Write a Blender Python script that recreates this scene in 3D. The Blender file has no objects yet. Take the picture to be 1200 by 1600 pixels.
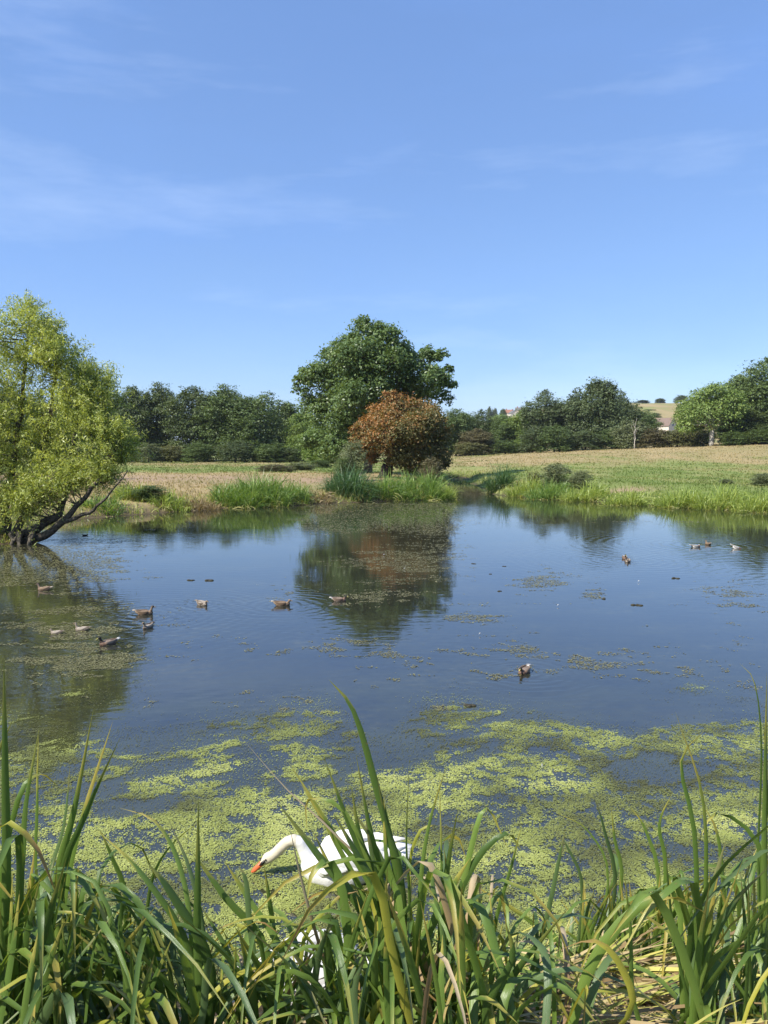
import bpy, math, random
import numpy as np
from mathutils import Vector, Matrix

# ------------------------------------------------------------------ camera, sky, sun, exposure
SC = bpy.context.scene
COL = SC.collection
CAM_H = 2.8                                   # eye height above the water
PITCH = math.atan(97.0 / 1164.0)              # camera looks slightly down
cam_d = bpy.data.cameras.new('camera'); cam = bpy.data.objects.new('camera', cam_d); COL.objects.link(cam)
cam.location = (0, 0, CAM_H); cam.rotation_euler = (math.pi / 2 - PITCH, 0, 0)
cam_d.sensor_fit = 'VERTICAL'; cam_d.angle = 2 * math.atan(800.0 / 1164.0)
cam_d.clip_start = 0.05; cam_d.clip_end = 9000
SC.camera = cam

SUN_EL, SUN_BACK = math.radians(46), math.radians(34)     # sun stands to the left, a little behind the camera
S_DIR = Vector((-math.cos(SUN_EL) * math.cos(SUN_BACK), -math.cos(SUN_EL) * math.sin(SUN_BACK), math.sin(SUN_EL)))
w = bpy.data.worlds.new('World'); SC.world = w; w.use_nodes = True
nt = w.node_tree; bg = nt.nodes['Background']
sky = nt.nodes.new('ShaderNodeTexSky'); sky.sky_type = 'NISHITA'; sky.sun_disc = False
sky.sun_elevation = SUN_EL; sky.sun_rotation = math.atan2(S_DIR.x, S_DIR.y)
sky.altitude = 0; sky.air_density = 1.0; sky.dust_density = 0.25; sky.ozone_density = 4.0
# thin cirrus veil spread over the whole sky
tc = nt.nodes.new('ShaderNodeTexCoord'); mp = nt.nodes.new('ShaderNodeMapping')
mp.inputs['Scale'].default_value = (1.0, 1.3, 3.2); mp.inputs['Rotation'].default_value = (0.15, 0.25, 0.4)
nz = nt.nodes.new('ShaderNodeTexNoise'); nz.inputs['Scale'].default_value = 2.3; nz.inputs['Detail'].default_value = 7; nz.inputs['Roughness'].default_value = .55
rp = nt.nodes.new('ShaderNodeValToRGB'); rp.color_ramp.elements[0].position = .42; rp.color_ramp.elements[1].position = .85
rp.color_ramp.elements[0].color = (.38, .38, .38, 1); rp.color_ramp.elements[1].color = (.6, .6, .6, 1)
mx = nt.nodes.new('ShaderNodeMixRGB'); mx.inputs[2].default_value = (1.5, 2.9, 6.6, 1)
nt.links.new(tc.outputs['Generated'], mp.inputs[0]); nt.links.new(mp.outputs[0], nz.inputs['Vector'])
nt.links.new(nz.outputs['Fac'], rp.inputs[0]); nt.links.new(rp.outputs[0], mx.inputs[0])
mp2 = nt.nodes.new('ShaderNodeMapping'); mp2.inputs['Scale'].default_value = (1.2, 2.2, 7.0); mp2.inputs['Rotation'].default_value = (.1, -.35, .3); mp2.inputs['Location'].default_value = (.35, 0, 1.1)
nz2 = nt.nodes.new('ShaderNodeTexNoise'); nz2.inputs['Scale'].default_value = 1.5; nz2.inputs['Detail'].default_value = 8; nz2.inputs['Roughness'].default_value = .6
rp2 = nt.nodes.new('ShaderNodeValToRGB'); rp2.color_ramp.elements[0].position = .52; rp2.color_ramp.elements[1].position = .8; rp2.color_ramp.elements[1].color = (.27, .27, .27, 1)
mx2 = nt.nodes.new('ShaderNodeMixRGB'); mx2.inputs[2].default_value = (5.4, 6.4, 8.2, 1)
nt.links.new(tc.outputs['Generated'], mp2.inputs[0]); nt.links.new(mp2.outputs[0], nz2.inputs['Vector']); nt.links.new(nz2.outputs['Fac'], rp2.inputs[0]); nt.links.new(rp2.outputs[0], mx2.inputs[0])
nt.links.new(sky.outputs[0], mx.inputs[1]); nt.links.new(mx.outputs[0], mx2.inputs[1]); nt.links.new(mx2.outputs[0], bg.inputs[0])
bg.inputs[1].default_value = 0.094
sl = bpy.data.lights.new('sun', 'SUN'); sl.energy = 4.7; sl.angle = math.radians(.53); sl.color = (1, .95, .86)
so = bpy.data.objects.new('sun', sl); COL.objects.link(so); so.rotation_euler = S_DIR.to_track_quat('Z', 'Y').to_euler(); so.location = (-40, -10, 60)
SC.view_settings.view_transform = 'Standard'; SC.view_settings.look = 'None'
SC.view_settings.exposure = 0.85; SC.view_settings.gamma = 1.0; SC.view_settings.use_curve_mapping = False
SC.render.engine = 'CYCLES'; SC.cycles.use_denoising = True
SC.cycles.max_bounces = 6; SC.cycles.diffuse_bounces = 3; SC.cycles.glossy_bounces = 3; SC.cycles.transmission_bounces = 3
SC.cycles.caustics_reflective = False; SC.cycles.caustics_refractive = False

# ------------------------------------------------------------------ helpers
CP, SP = math.cos(PITCH), math.sin(PITCH)
def ray(u, v):
    a = (u - 600) / 1164; b = (800 - v) / 1164
    return a, CP + b * SP, -SP + b * CP
def W(u, v, d):                               # world point seen at photo position (u, v), d metres ahead
    x, y, z = ray(u, v); t = d / y
    return np.array((x * t, d, CAM_H + z * t))
def WZ(u, v, z=0.0):                          # the same on a level plane
    x, y, dz = ray(u, v); t = (z - CAM_H) / dz
    return np.array((x * t, y * t, z))
def PIX(p):                                   # photo position of world points
    p = np.asarray(p, float); dz = p[..., 2] - CAM_H
    dep = p[..., 1] * CP - dz * SP; up = p[..., 1] * SP + dz * CP
    return 600 + 1164 * p[..., 0] / dep, 800 - 1164 * up / dep
def PXM(d): return d / 1164.0                  # metres per photo pixel at distance d

def sstep(t): t = np.clip(t, 0, 1); return t * t * (3 - 2 * t)
_tab = np.random.default_rng(5).random((256, 256))
def vnoise(x, y, s=0):
    x = np.asarray(x, float) + s * 17.3; y = np.asarray(y, float) + s * 31.7
    xi = np.floor(x).astype(int); yi = np.floor(y).astype(int); fx = x - xi; fy = y - yi
    fx = fx * fx * (3 - 2 * fx); fy = fy * fy * (3 - 2 * fy)
    g = lambda a, b: _tab[a % 256, b % 256]
    return (g(xi, yi) * (1 - fx) + g(xi + 1, yi) * fx) * (1 - fy) + (g(xi, yi + 1) * (1 - fx) + g(xi + 1, yi + 1) * fx) * fy
def fbm(x, y, s=0, o=4):
    r = 0; a = .5; n = 0
    for i in range(o):
        r = r + a * vnoise(x, y, s + i); n += a; a *= .5; x = np.asarray(x) * 2.03; y = np.asarray(y) * 2.03
    return r / n

def mesh_np(name, V, F, mat, parent=None, face_attr=None, vcol=None, uv=None, smooth=False, data_only=False):
    V = np.asarray(V, np.float32); F = np.asarray(F, np.int32); k = F.shape[1]
    me = bpy.data.meshes.new(name)
    me.vertices.add(len(V)); me.vertices.foreach_set('co', V.ravel())
    me.loops.add(F.size); me.loops.foreach_set('vertex_index', F.ravel())
    me.polygons.add(len(F)); me.polygons.foreach_set('loop_start', np.arange(0, F.size, k, dtype=np.int32))
    if smooth: me.polygons.foreach_set('use_smooth', np.ones(len(F), bool))
    me.update(calc_edges=True); me.validate()
    if face_attr is not None:
        at = me.attributes.new('rnd', 'FLOAT', 'FACE'); at.data.foreach_set('value', np.asarray(face_attr, np.float32))
    if vcol is not None:
        at = me.attributes.new('col', 'FLOAT_COLOR', 'POINT')
        c = np.ones((len(V), 4), np.float32); c[:, :3] = vcol; at.data.foreach_set('color', c.ravel())
    if uv is not None:
        ul = me.uv_layers.new(name='UVMap'); ul.data.foreach_set('uv', np.asarray(uv, np.float32)[F.ravel()].ravel())
    if mat: me.materials.append(mat)
    if data_only: return me
    return link(name, me, parent)
def link(name, me, parent=None):
    o = bpy.data.objects.new(name, me); COL.objects.link(o); o.parent = parent
    return o
def tag(o, label=None, cat=None, group=None, kind=None):
    if label: o['label'] = label
    if cat: o['category'] = cat
    if group: o['group'] = group
    if kind: o['kind'] = kind
    return o
def empty(name, loc, rz=0):
    o = bpy.data.objects.new(name, None); COL.objects.link(o); o.location = [float(c) for c in loc]; o.rotation_euler = (0, 0, rz)
    o.empty_display_size = .2
    return o
class MB:                                      # collects tubes, boxes and strips into one mesh
    def __init__(s): s.V = []; s.F = []; s.n = 0
    def add(s, V, F):
        V = np.asarray(V, float); s.V.append(V); s.F += [tuple(i + s.n for i in f) for f in F]; s.n += len(V)
    def tube(s, P, R, k=6, flat=1.0):
        P = np.asarray(P, float); n = len(P); V = []
        ref = np.array((0.3, 1, .2))
        for i in range(n):
            t = P[min(i + 1, n - 1)] - P[max(i - 1, 0)]; t = t / (np.linalg.norm(t) + 1e-9)
            a = np.cross(t, ref); a /= np.linalg.norm(a) + 1e-9; b = np.cross(t, a)
            for j in range(k):
                th = 2 * math.pi * j / k; V.append(P[i] + R[i] * (math.cos(th) * a + flat * math.sin(th) * b))
        F = [(i * k + j, i * k + (j + 1) % k, (i + 1) * k + (j + 1) % k, (i + 1) * k + j) for i in range(n - 1) for j in range(k)]
        F += [tuple(range(k - 1, -1, -1)), tuple((n - 1) * k + j for j in range(k))]
        s.add(V, F)
    def loft(s, secs, k=12):                    # rings (x, y, z, ry, rz) across the x axis
        V = []; n = len(secs)
        for (x, y, z, ry, rz) in secs:
            for j in range(k):
                th = 2 * math.pi * j / k; V.append((x, y + ry * math.cos(th), z + rz * math.sin(th)))
        F = [(i * k + j, i * k + (j + 1) % k, (i + 1) * k + (j + 1) % k, (i + 1) * k + j) for i in range(n - 1) for j in range(k)]
        F += [tuple(range(k - 1, -1, -1)), tuple((n - 1) * k + j for j in range(k))]
        s.add(V, F)
    def ball(s, c, r, k=10):
        c = np.array(c, float); r = np.array(r, float) * np.ones(3); secs = []
        for i in range(1, k):
            a = math.pi * i / k; secs.append((c[0] - r[0] * math.cos(a), c[1], c[2], r[1] * math.sin(a), r[2] * math.sin(a)))
        s.loft(secs, k + 2)
    def box(s, a, b):
        x0, y0, z0 = a; x1, y1, z1 = b
        s.add([(x0, y0, z0), (x1, y0, z0), (x1, y1, z0), (x0, y1, z0), (x0, y0, z1), (x1, y0, z1), (x1, y1, z1), (x0, y1, z1)],
              [(0, 3, 2, 1), (4, 5, 6, 7), (0, 1, 5, 4), (1, 2, 6, 5), (2, 3, 7, 6), (3, 0, 4, 7)])
    def data(s, name, mat, smooth=False):
        me = bpy.data.meshes.new(name); me.from_pydata([tuple(v) for v in np.concatenate(s.V)], [], s.F)
        if smooth: me.polygons.foreach_set('use_smooth', np.ones(len(me.polygons), bool))
        if mat: me.materials.append(mat)
        me.update(); return me
    def build(s, name, mat, parent=None, smooth=False): return link(name, s.data(name, mat, smooth), parent)

# ------------------------------------------------------------------ materials
def new_mat(name):
    m = bpy.data.materials.new(name); m.use_nodes = True
    return m, m.node_tree, m.node_tree.nodes['Principled BSDF']
def node(t, ty, **kw):
    n = t.nodes.new(ty)
    for k, v in kw.items():
        if k.startswith('i_'):
            key = k[2:].replace('_', ' '); n.inputs[key].default_value = v
        else: setattr(n, k, v)
    return n
def ramp(t, src, stops):
    r = t.nodes.new('ShaderNodeValToRGB'); e = r.color_ramp.elements
    while len(e) > 1: e.remove(e[0])
    e[0].position = stops[0][0]; e[0].color = (*stops[0][1], 1)
    for p, c in stops[1:]:
        x = e.new(p); x.color = (*c, 1)
    t.links.new(src, r.inputs[0]); return r
def translucent(t, bs, colsrc, fac, boost=1.6):
    tr = t.nodes.new('ShaderNodeBsdfTranslucent'); mixs = t.nodes.new('ShaderNodeMixShader')
    g = node(t, 'ShaderNodeMixRGB', blend_type='MULTIPLY'); g.inputs[0].default_value = 1; g.inputs[2].default_value = (boost * 1.05, boost, boost * .45, 1)
    t.links.new(colsrc, g.inputs[1]); t.links.new(g.outputs[0], tr.inputs[0])
    mixs.inputs[0].default_value = fac; t.links.new(bs.outputs[0], mixs.inputs[1]); t.links.new(tr.outputs[0], mixs.inputs[2])
    t.links.new(mixs.outputs[0], t.nodes['Material Output'].inputs[0])
def leaf_mat(name, cols, tr=.3, rough=.5, spec=.3):
    m, t, b = new_mat(name)
    a = node(t, 'ShaderNodeAttribute', attribute_name='rnd')
    n = len(cols); r = ramp(t, a.outputs['Fac'], [(i / max(n - 1, 1), c) for i, c in enumerate(cols)])
    t.links.new(r.outputs[0], b.inputs['Base Color']); b.inputs['Roughness'].default_value = rough; b.inputs['Specular IOR Level'].default_value = spec
    translucent(t, b, r.outputs[0], tr)
    return m
def plain(name, c, rough=.6, spec=.3, noise=None, amt=.3, bump=0, scale=8.0):
    m, t, b = new_mat(name); b.inputs['Base Color'].default_value = (*c, 1); b.inputs['Roughness'].default_value = rough; b.inputs['Specular IOR Level'].default_value = spec
    if noise:
        tcx = t.nodes.new('ShaderNodeTexCoord'); nzx = node(t, 'ShaderNodeTexNoise', i_Scale=scale, i_Detail=6.0)
        t.links.new(tcx.outputs['Object'], nzx.inputs['Vector'])
        r = ramp(t, nzx.outputs['Fac'], [(.3, c), (.7, noise)]); t.links.new(r.outputs[0], b.inputs['Base Color'])
        if bump:
            bp = node(t, 'ShaderNodeBump', i_Strength=bump, i_Distance=.02); t.links.new(nzx.outputs['Fac'], bp.inputs['Height']); t.links.new(bp.outputs[0], b.inputs['Normal'])
    return m
def vcol_mat(name, rough=.6, spec=.25, bump=0.0):
    m, t, b = new_mat(name); a = node(t, 'ShaderNodeAttribute', attribute_name='col')
    t.links.new(a.outputs['Color'], b.inputs['Base Color']); b.inputs['Roughness'].default_value = rough; b.inputs['Specular IOR Level'].default_value = spec
    if bump:
        tcx = t.nodes.new('ShaderNodeTexCoord'); nzx = node(t, 'ShaderNodeTexNoise', i_Scale=60.0, i_Detail=4.0)
        t.links.new(tcx.outputs['Object'], nzx.inputs['Vector'])
        bp = node(t, 'ShaderNodeBump', i_Strength=bump, i_Distance=.01); t.links.new(nzx.outputs['Fac'], bp.inputs['Height']); t.links.new(bp.outputs[0], b.inputs['Normal'])
    return m
BARK = plain('bark', (.07, .055, .04), .85, .2, (.15, .125, .095), bump=.6, scale=14)
BARK_PALE = plain('bark_pale', (.3, .27, .22), .8, .2, (.48, .44, .37), bump=.3, scale=3)
BARK_DARK = plain('bark_dark', (.018, .014, .011), .85, .2, (.045, .035, .028), bump=.6, scale=10)
BARK_WILLOW = plain('bark_willow', (.035, .03, .023), .9, .15, (.13, .112, .085), bump=.7, scale=16)

# ------------------------------------------------------------------ terrain
POND = np.array([(-3, 3.6), (0, 3.55), (3, 3.6), (9, 3.9), (20, 5), (27, 12), (25, 25), (17.3, 33.6), (14.2, 37.4), (12, 39.8), (8.9, 43.4), (6.9, 46.6), (7.4, 60), (8.0, 72), (6.4, 72),
                 (5.2, 60), (4.4, 44.5), (3.6, 42.3), (0.5, 41.0), (-2.7, 38.8), (-5.5, 37.0), (-8.2, 35.6), (-10.6, 32.2), (-13.2, 29.5), (-12.4, 25.2), (-11.0, 22.6), (-12.2, 20), (-14, 14), (-12, 7), (-7, 4.2)], float)
def pond_sd(x, y):                              # signed distance to the shore, negative in the water
    x = np.asarray(x, float); y = np.asarray(y, float)
    d = np.full(x.shape, 1e9); ins = np.zeros(x.shape, bool); n = len(POND)
    for i in range(n):
        a = POND[i]; b = POND[(i + 1) % n]; e = b - a
        t = np.clip(((x - a[0]) * e[0] + (y - a[1]) * e[1]) / (e @ e), 0, 1)
        d = np.minimum(d, np.hypot(x - a[0] - t * e[0], y - a[1] - t * e[1]))
        c = ((a[1] > y) != (b[1] > y)) & (x < (b[0] - a[0]) * (y - a[1]) / (b[1] - a[1] + 1e-12) + a[0]); ins ^= c
    return np.where(ins, -d, d)
def H(x, y):
    x = np.asarray(x, float); y = np.asarray(y, float)
    s = pond_sd(x, y) + .35 * (fbm(x * .9, y * .9, 3) - .5) * sstep((y - 5) / 5)
    far = .42 * sstep(s / .9) + .38 * sstep((s - .6) / 4.5)
    near = 1.12 * sstep((s + .02) / 2.1)
    k = sstep((y - 4) / 5); z = np.where(s > 0, near * (1 - k) + far * k, -.7 * sstep(-s / 2.2))
    z = z + sstep((y - 48) / 75) * .047 * np.clip(x + 3, 0, 75) * sstep((x + 3) / 8)
    z = z + 36 * sstep((y - 230) / 400) * sstep((x - 15) / 140)
    z = z + sstep((y - 8) / 20) * sstep(s / 3) * ((fbm(x * .22, y * .22, 7) - .5) * .28 + (fbm(x * 1.3, y * 1.3, 9, 3) - .5) * .10)
    z = z + .24 * np.exp(-((x - 1.05) / .75) ** 2 - ((y - 3.05) / .4) ** 2)      # mound of fallen iris leaves
    return z
def dryness(x, y):                              # 0 lush green .. 1 straw
    n = fbm(x * .12, y * .05, 11) ; n2 = fbm(x * .5, y * .16, 12)
    left = np.where(y < 64, 1.0, .1 + .3 * sstep((y - 85) / 30))
    right = .02 + .8 * sstep((y - 66 - .25 * (x - 20)) / 26)
    k = sstep((x - 0) / 6); b = left * (1 - k) + right * k
    b = b * .82 + .06 + (n - .5) * 1.15 + (n2 - .5) * .9
    return np.clip(b, 0, 1)
def sandy(x, y):                                # bare trodden earth by the far bank
    n = fbm(x * .35, y * .2, 21)
    a = np.exp(-((y - 51) / 9.0) ** 2) * sstep((3.0 - x) / 4) * sstep((x + 40) / 10)
    b = np.exp(-(((x - 13.4) / 1.6) ** 2 + ((y - 41.6) / 1.1) ** 2))
    return np.clip(a * (.3 + 1.3 * n) + b * 1.1, 0, 1)
xs = np.unique(np.concatenate([np.linspace(-2800, -320, 16), np.linspace(-320, -40, 48), np.linspace(-40, -6, 80), np.linspace(-6, 6, 81), np.linspace(6, 40, 80), np.linspace(40, 400, 72), np.linspace(400, 2800, 16)]))
ys = np.unique(np.concatenate([np.linspace(-400, -2, 14), np.linspace(-2, 6, 70), np.linspace(6, 34, 56), np.linspace(34, 80, 110), np.linspace(80, 200, 70), np.linspace(200, 900, 60), np.linspace(900, 5000, 18)]))
GX, GY = np.meshgrid(xs, ys); gz = H(GX, GY); nx, ny = len(xs), len(ys)
V = np.stack([GX, GY, gz], -1).reshape(-1, 3)
ii = np.arange(nx * ny).reshape(ny, nx)
F = np.stack([ii[:-1, :-1], ii[:-1, 1:], ii[1:, 1:], ii[1:, :-1]], -1).reshape(-1, 4)
sd = pond_sd(GX, GY)
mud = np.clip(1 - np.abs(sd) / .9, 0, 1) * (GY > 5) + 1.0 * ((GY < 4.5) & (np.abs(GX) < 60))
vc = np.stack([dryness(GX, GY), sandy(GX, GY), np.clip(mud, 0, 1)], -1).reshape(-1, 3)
m, t, b = new_mat('field')
a = node(t, 'ShaderNodeAttribute', attribute_name='col'); sp = t.nodes.new('ShaderNodeSeparateColor'); t.links.new(a.outputs['Color'], sp.inputs[0])
tcx = t.nodes.new('ShaderNodeTexCoord')
n1 = node(t, 'ShaderNodeTexNoise', i_Scale=1.4, i_Detail=9.0, i_Roughness=.7); t.links.new(tcx.outputs['Object'], n1.inputs['Vector'])
n2 = node(t, 'ShaderNodeTexNoise', i_Scale=9.0, i_Detail=6.0, i_Roughness=.7); t.links.new(tcx.outputs['Object'], n2.inputs['Vector'])
ad = node(t, 'ShaderNodeMath', operation='MULTIPLY_ADD'); t.links.new(n1.outputs['Fac'], ad.inputs[0]); ad.inputs[1].default_value = .9; t.links.new(sp.outputs[0], ad.inputs[2])
sb = node(t, 'ShaderNodeMath', operation='SUBTRACT'); t.links.new(ad.outputs[0], sb.inputs[0]); sb.inputs[1].default_value = .45
r1 = ramp(t, sb.outputs[0], [(0, (.13, .17, .045)), (.35, (.2, .215, .075)), (.65, (.245, .205, .095)), (1, (.31, .24, .125))])
mA = node(t, 'ShaderNodeMixRGB'); t.links.new(sp.outputs[1], mA.inputs[0]); t.links.new(r1.outputs[0], mA.inputs[1])
r2 = ramp(t, n2.outputs['Fac'], [(.3, (.22, .155, .095)), (.7, (.34, .25, .165))]); t.links.new(r2.outputs[0], mA.inputs[2])
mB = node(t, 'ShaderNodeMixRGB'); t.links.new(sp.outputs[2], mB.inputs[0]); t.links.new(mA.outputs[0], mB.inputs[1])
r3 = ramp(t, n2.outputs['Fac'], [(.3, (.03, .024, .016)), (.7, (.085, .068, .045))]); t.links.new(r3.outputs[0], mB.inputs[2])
t.links.new(mB.outputs[0], b.inputs['Base Color']); b.inputs['Roughness'].default_value = .9; b.inputs['Specular IOR Level'].default_value = .1
bp = node(t, 'ShaderNodeBump', i_Strength=.6, i_Distance=.06); t.links.new(n2.outputs['Fac'], bp.inputs['Height']); t.links.new(bp.outputs[0], b.inputs['Normal'])
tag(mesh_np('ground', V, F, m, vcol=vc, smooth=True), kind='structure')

# water: one murky sheet, the ground rises out of it all round
m, t, b = new_mat('pond_water')
tcx = t.nodes.new('ShaderNodeTexCoord')
mpn = node(t, 'ShaderNodeMapping'); mpn.inputs['Scale'].default_value = (1, 1.6, 1); t.links.new(tcx.outputs['Object'], mpn.inputs[0])
n1 = node(t, 'ShaderNodeTexNoise', i_Scale=.55, i_Detail=5.0, i_Roughness=.6); t.links.new(mpn.outputs[0], n1.inputs['Vector'])
n2 = node(t, 'ShaderNodeTexNoise', i_Scale=6.0, i_Detail=5.0, i_Roughness=.65); t.links.new(mpn.outputs[0], n2.inputs['Vector'])
mm = node(t, 'ShaderNodeMath', operation='MULTIPLY'); t.links.new(n1.outputs['Fac'], mm.inputs[0]); t.links.new(n2.outputs['Fac'], mm.inputs[1])
r = ramp(t, mm.outputs[0], [(.12, (.014, .015, .014)), (.3, (.026, .027, .018)), (.45, (.058, .056, .028))])
sx = t.nodes.new('ShaderNodeSeparateXYZ'); t.links.new(tcx.outputs['Object'], sx.inputs[0])
n5 = node(t, 'ShaderNodeTexNoise', i_Scale=1.1, i_Detail=8.0, i_Roughness=.75); t.links.new(tcx.outputs['Object'], n5.inputs['Vector'])
mr = node(t, 'ShaderNodeMapRange'); mr.inputs[1].default_value = 10.5; mr.inputs[2].default_value = 6.5; t.links.new(sx.outputs[1], mr.inputs[0])
m5 = node(t, 'ShaderNodeMath', operation='MULTIPLY'); t.links.new(mr.outputs[0], m5.inputs[0])
r5 = ramp(t, n5.outputs['Fac'], [(.38, (.1, .1, .1)), (.62, (1, 1, 1))]); t.links.new(r5.outputs[0], m5.inputs[1])
mxw = node(t, 'ShaderNodeMixRGB'); t.links.new(m5.outputs[0], mxw.inputs[0]); t.links.new(r.outputs[0], mxw.inputs[1]); mxw.inputs[2].default_value = (.042, .045, .02, 1)   # weed hanging just under the surface near the bank
t.links.new(mxw.outputs[0], b.inputs['Base Color']); b.inputs['Roughness'].default_value = .03; b.inputs['IOR'].default_value = 2.05
# wind ripples: calm in the middle, ruffled towards the far right and round the ducks on the left
mp3 = node(t, 'ShaderNodeMapping'); mp3.inputs['Scale'].default_value = (1, 2.6, 1); t.links.new(tcx.outputs['Object'], mp3.inputs[0])
n3 = node(t, 'ShaderNodeTexNoise', i_Scale=2.4, i_Detail=3.0); t.links.new(mp3.outputs[0], n3.inputs['Vector'])
n4 = node(t, 'ShaderNodeTexNoise', i_Scale=.16, i_Detail=3.0); t.links.new(tcx.outputs['Object'], n4.inputs['Vector'])
r4 = ramp(t, n4.outputs['Fac'], [(.44, (.03, .03, .03)), (.64, (.12, .12, .12))])
bp = node(t, 'ShaderNodeBump', i_Distance=.03); t.links.new(n3.outputs['Fac'], bp.inputs['Height']); t.links.new(r4.outputs[0], bp.inputs['Strength'])
hs = None                                        # ripple rings spreading from the swimming ducks
for (u_, v_, wl, fall) in [(150, 985, .24, .6), (228, 960, .2, .7), (441, 946, .2, 1.3), (819, 1051, .15, 1.9), (980, 876, .26, .6), (1110, 853, .3, .45), (316, 945, .18, 1.8)]:
    pc = WZ(u_, v_); ds = node(t, 'ShaderNodeVectorMath', operation='DISTANCE'); t.links.new(tcx.outputs['Object'], ds.inputs[0]); ds.inputs[1].default_value = tuple(pc)
    wob = node(t, 'ShaderNodeMath', operation='MULTIPLY_ADD'); t.links.new(n3.outputs['Fac'], wob.inputs[0]); wob.inputs[1].default_value = .28; t.links.new(ds.outputs['Value'], wob.inputs[2])
    k1 = node(t, 'ShaderNodeMath', operation='MULTIPLY'); t.links.new(wob.outputs[0], k1.inputs[0]); k1.inputs[1].default_value = 6.283 / wl
    sn = node(t, 'ShaderNodeMath', operation='SINE'); t.links.new(k1.outputs[0], sn.inputs[0])
    k2 = node(t, 'ShaderNodeMath', operation='MULTIPLY'); t.links.new(ds.outputs['Value'], k2.inputs[0]); k2.inputs[1].default_value = -fall
    ex = node(t, 'ShaderNodeMath', operation='EXPONENT'); t.links.new(k2.outputs[0], ex.inputs[0])
    pr = node(t, 'ShaderNodeMath', operation='MULTIPLY_ADD'); t.links.new(sn.outputs[0], pr.inputs[0]); t.links.new(ex.outputs[0], pr.inputs[1])
    if hs: t.links.new(hs.outputs[0], pr.inputs[2])
    else: pr.inputs[2].default_value = 0
    hs = pr
bp2 = node(t, 'ShaderNodeBump', i_Distance=.0022, i_Strength=.6); t.links.new(hs.outputs[0], bp2.inputs['Height']); t.links.new(bp.outputs[0], bp2.inputs['Normal'])
t.links.new(bp2.outputs[0], b.inputs['Normal'])
WATER = m
tag(mesh_np('water', [(-16, 2.6, 0), (30, 2.6, 0), (30, 74, 0), (-16, 74, 0)], [(0, 1, 2, 3)], m), kind='structure')

# ------------------------------------------------------------------ vegetation makers
def leaf_quads(P, N, L, Wd, rng, hang=0.0):
    """one folded rhombic leaf per point: P centre, N normal, L length, Wd half width"""
    n = len(P); N = N / (np.linalg.norm(N, axis=1, keepdims=True) + 1e-9)
    T = rng.normal(size=(n, 3)); T[:, 2] -= hang; T -= (T * N).sum(1, keepdims=True) * N; T /= np.linalg.norm(T, axis=1, keepdims=True) + 1e-9
    B = np.cross(N, T); L = np.asarray(L)[:, None]; Wd = np.asarray(Wd)[:, None]
    V = np.empty((n, 4, 3)); V[:, 0] = P - T * L * .5; V[:, 2] = P + T * L * .5
    V[:, 1] = P + B * Wd + N * Wd * .35; V[:, 3] = P - B * Wd + N * Wd * .35
    F = np.arange(n * 4).reshape(n, 4)
    return V.reshape(-1, 3), F
def sphere_dirs(n, rng, up=.0):
    d = rng.normal(size=(n, 3)); d[:, 2] += up; return d / np.linalg.norm(d, axis=1, keepdims=True)
def sub_lobes(L, rng, k=6, f=.46):
    out = []
    for q in np.asarray(L, float):
        out.append(np.concatenate([q[:3], q[3:] * .74]))
        for d in sphere_dirs(k, rng, .25): out.append(np.concatenate([q[:3] + d * q[3:] * rng.uniform(.55, .85), q[3:] * f * rng.uniform(.6, 1.15)]))
    return np.array(out)
def crown_leaves(lobes, n, size, rng, clump=.2, per=14, hang=.0, aspect=.3, shell=(.72, 1.06), up=.35):
    lobes = np.asarray(lobes, float)             # rows x y z rx ry rz
    wts = (lobes[:, 3] * lobes[:, 5]); wts /= wts.sum(); nc = max(n // per, 8)
    li = rng.choice(len(lobes), nc, p=wts); lb = lobes[li]
    d = sphere_dirs(nc, rng, up); rr = rng.uniform(*shell, nc)[:, None]
    inner = rng.random(nc) < .12; rr[inner] *= rng.uniform(.3, .8, inner.sum())[:, None]
    C = lb[:, :3] + d * lb[:, 3:] * rr
    tone = rng.normal(0, .17, nc)
    ci = np.repeat(np.arange(nc), per); k = len(ci)
    sg = (lb[ci, 3:] * clump) * rng.uniform(.6, 1.3, nc)[ci][:, None]
    P = C[ci] + rng.normal(size=(k, 3)) * sg * np.array((1, 1, .6))
    N = d[ci] * .7 + np.array((0, 0, .55)) + rng.normal(size=(k, 3)) * .55
    L = size * rng.uniform(.65, 1.35, k)
    Vv, Ff = leaf_quads(P, N, L, L * aspect, rng, hang)
    return Vv, Ff, np.clip(.5 + tone[ci] + rng.normal(0, .16, k), 0, 1)
def limb(mb, a, bpt, r0, r1, rng, n=5, sag=.12, k=6):
    a = np.asarray(a, float); bpt = np.asarray(bpt, float); L = np.linalg.norm(bpt - a); pts = []; off = rng.normal(size=3) * L * sag * .5
    for i in range(n):
        s = i / (n - 1); p = a * (1 - s) + bpt * s + off * math.sin(math.pi * s) + (rng.normal(size=3) * L * .02 if 0 < i < n - 1 else 0)
        pts.append(p)
    mb.tube(pts, np.linspace(r0, r1, n), k); return pts
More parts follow.
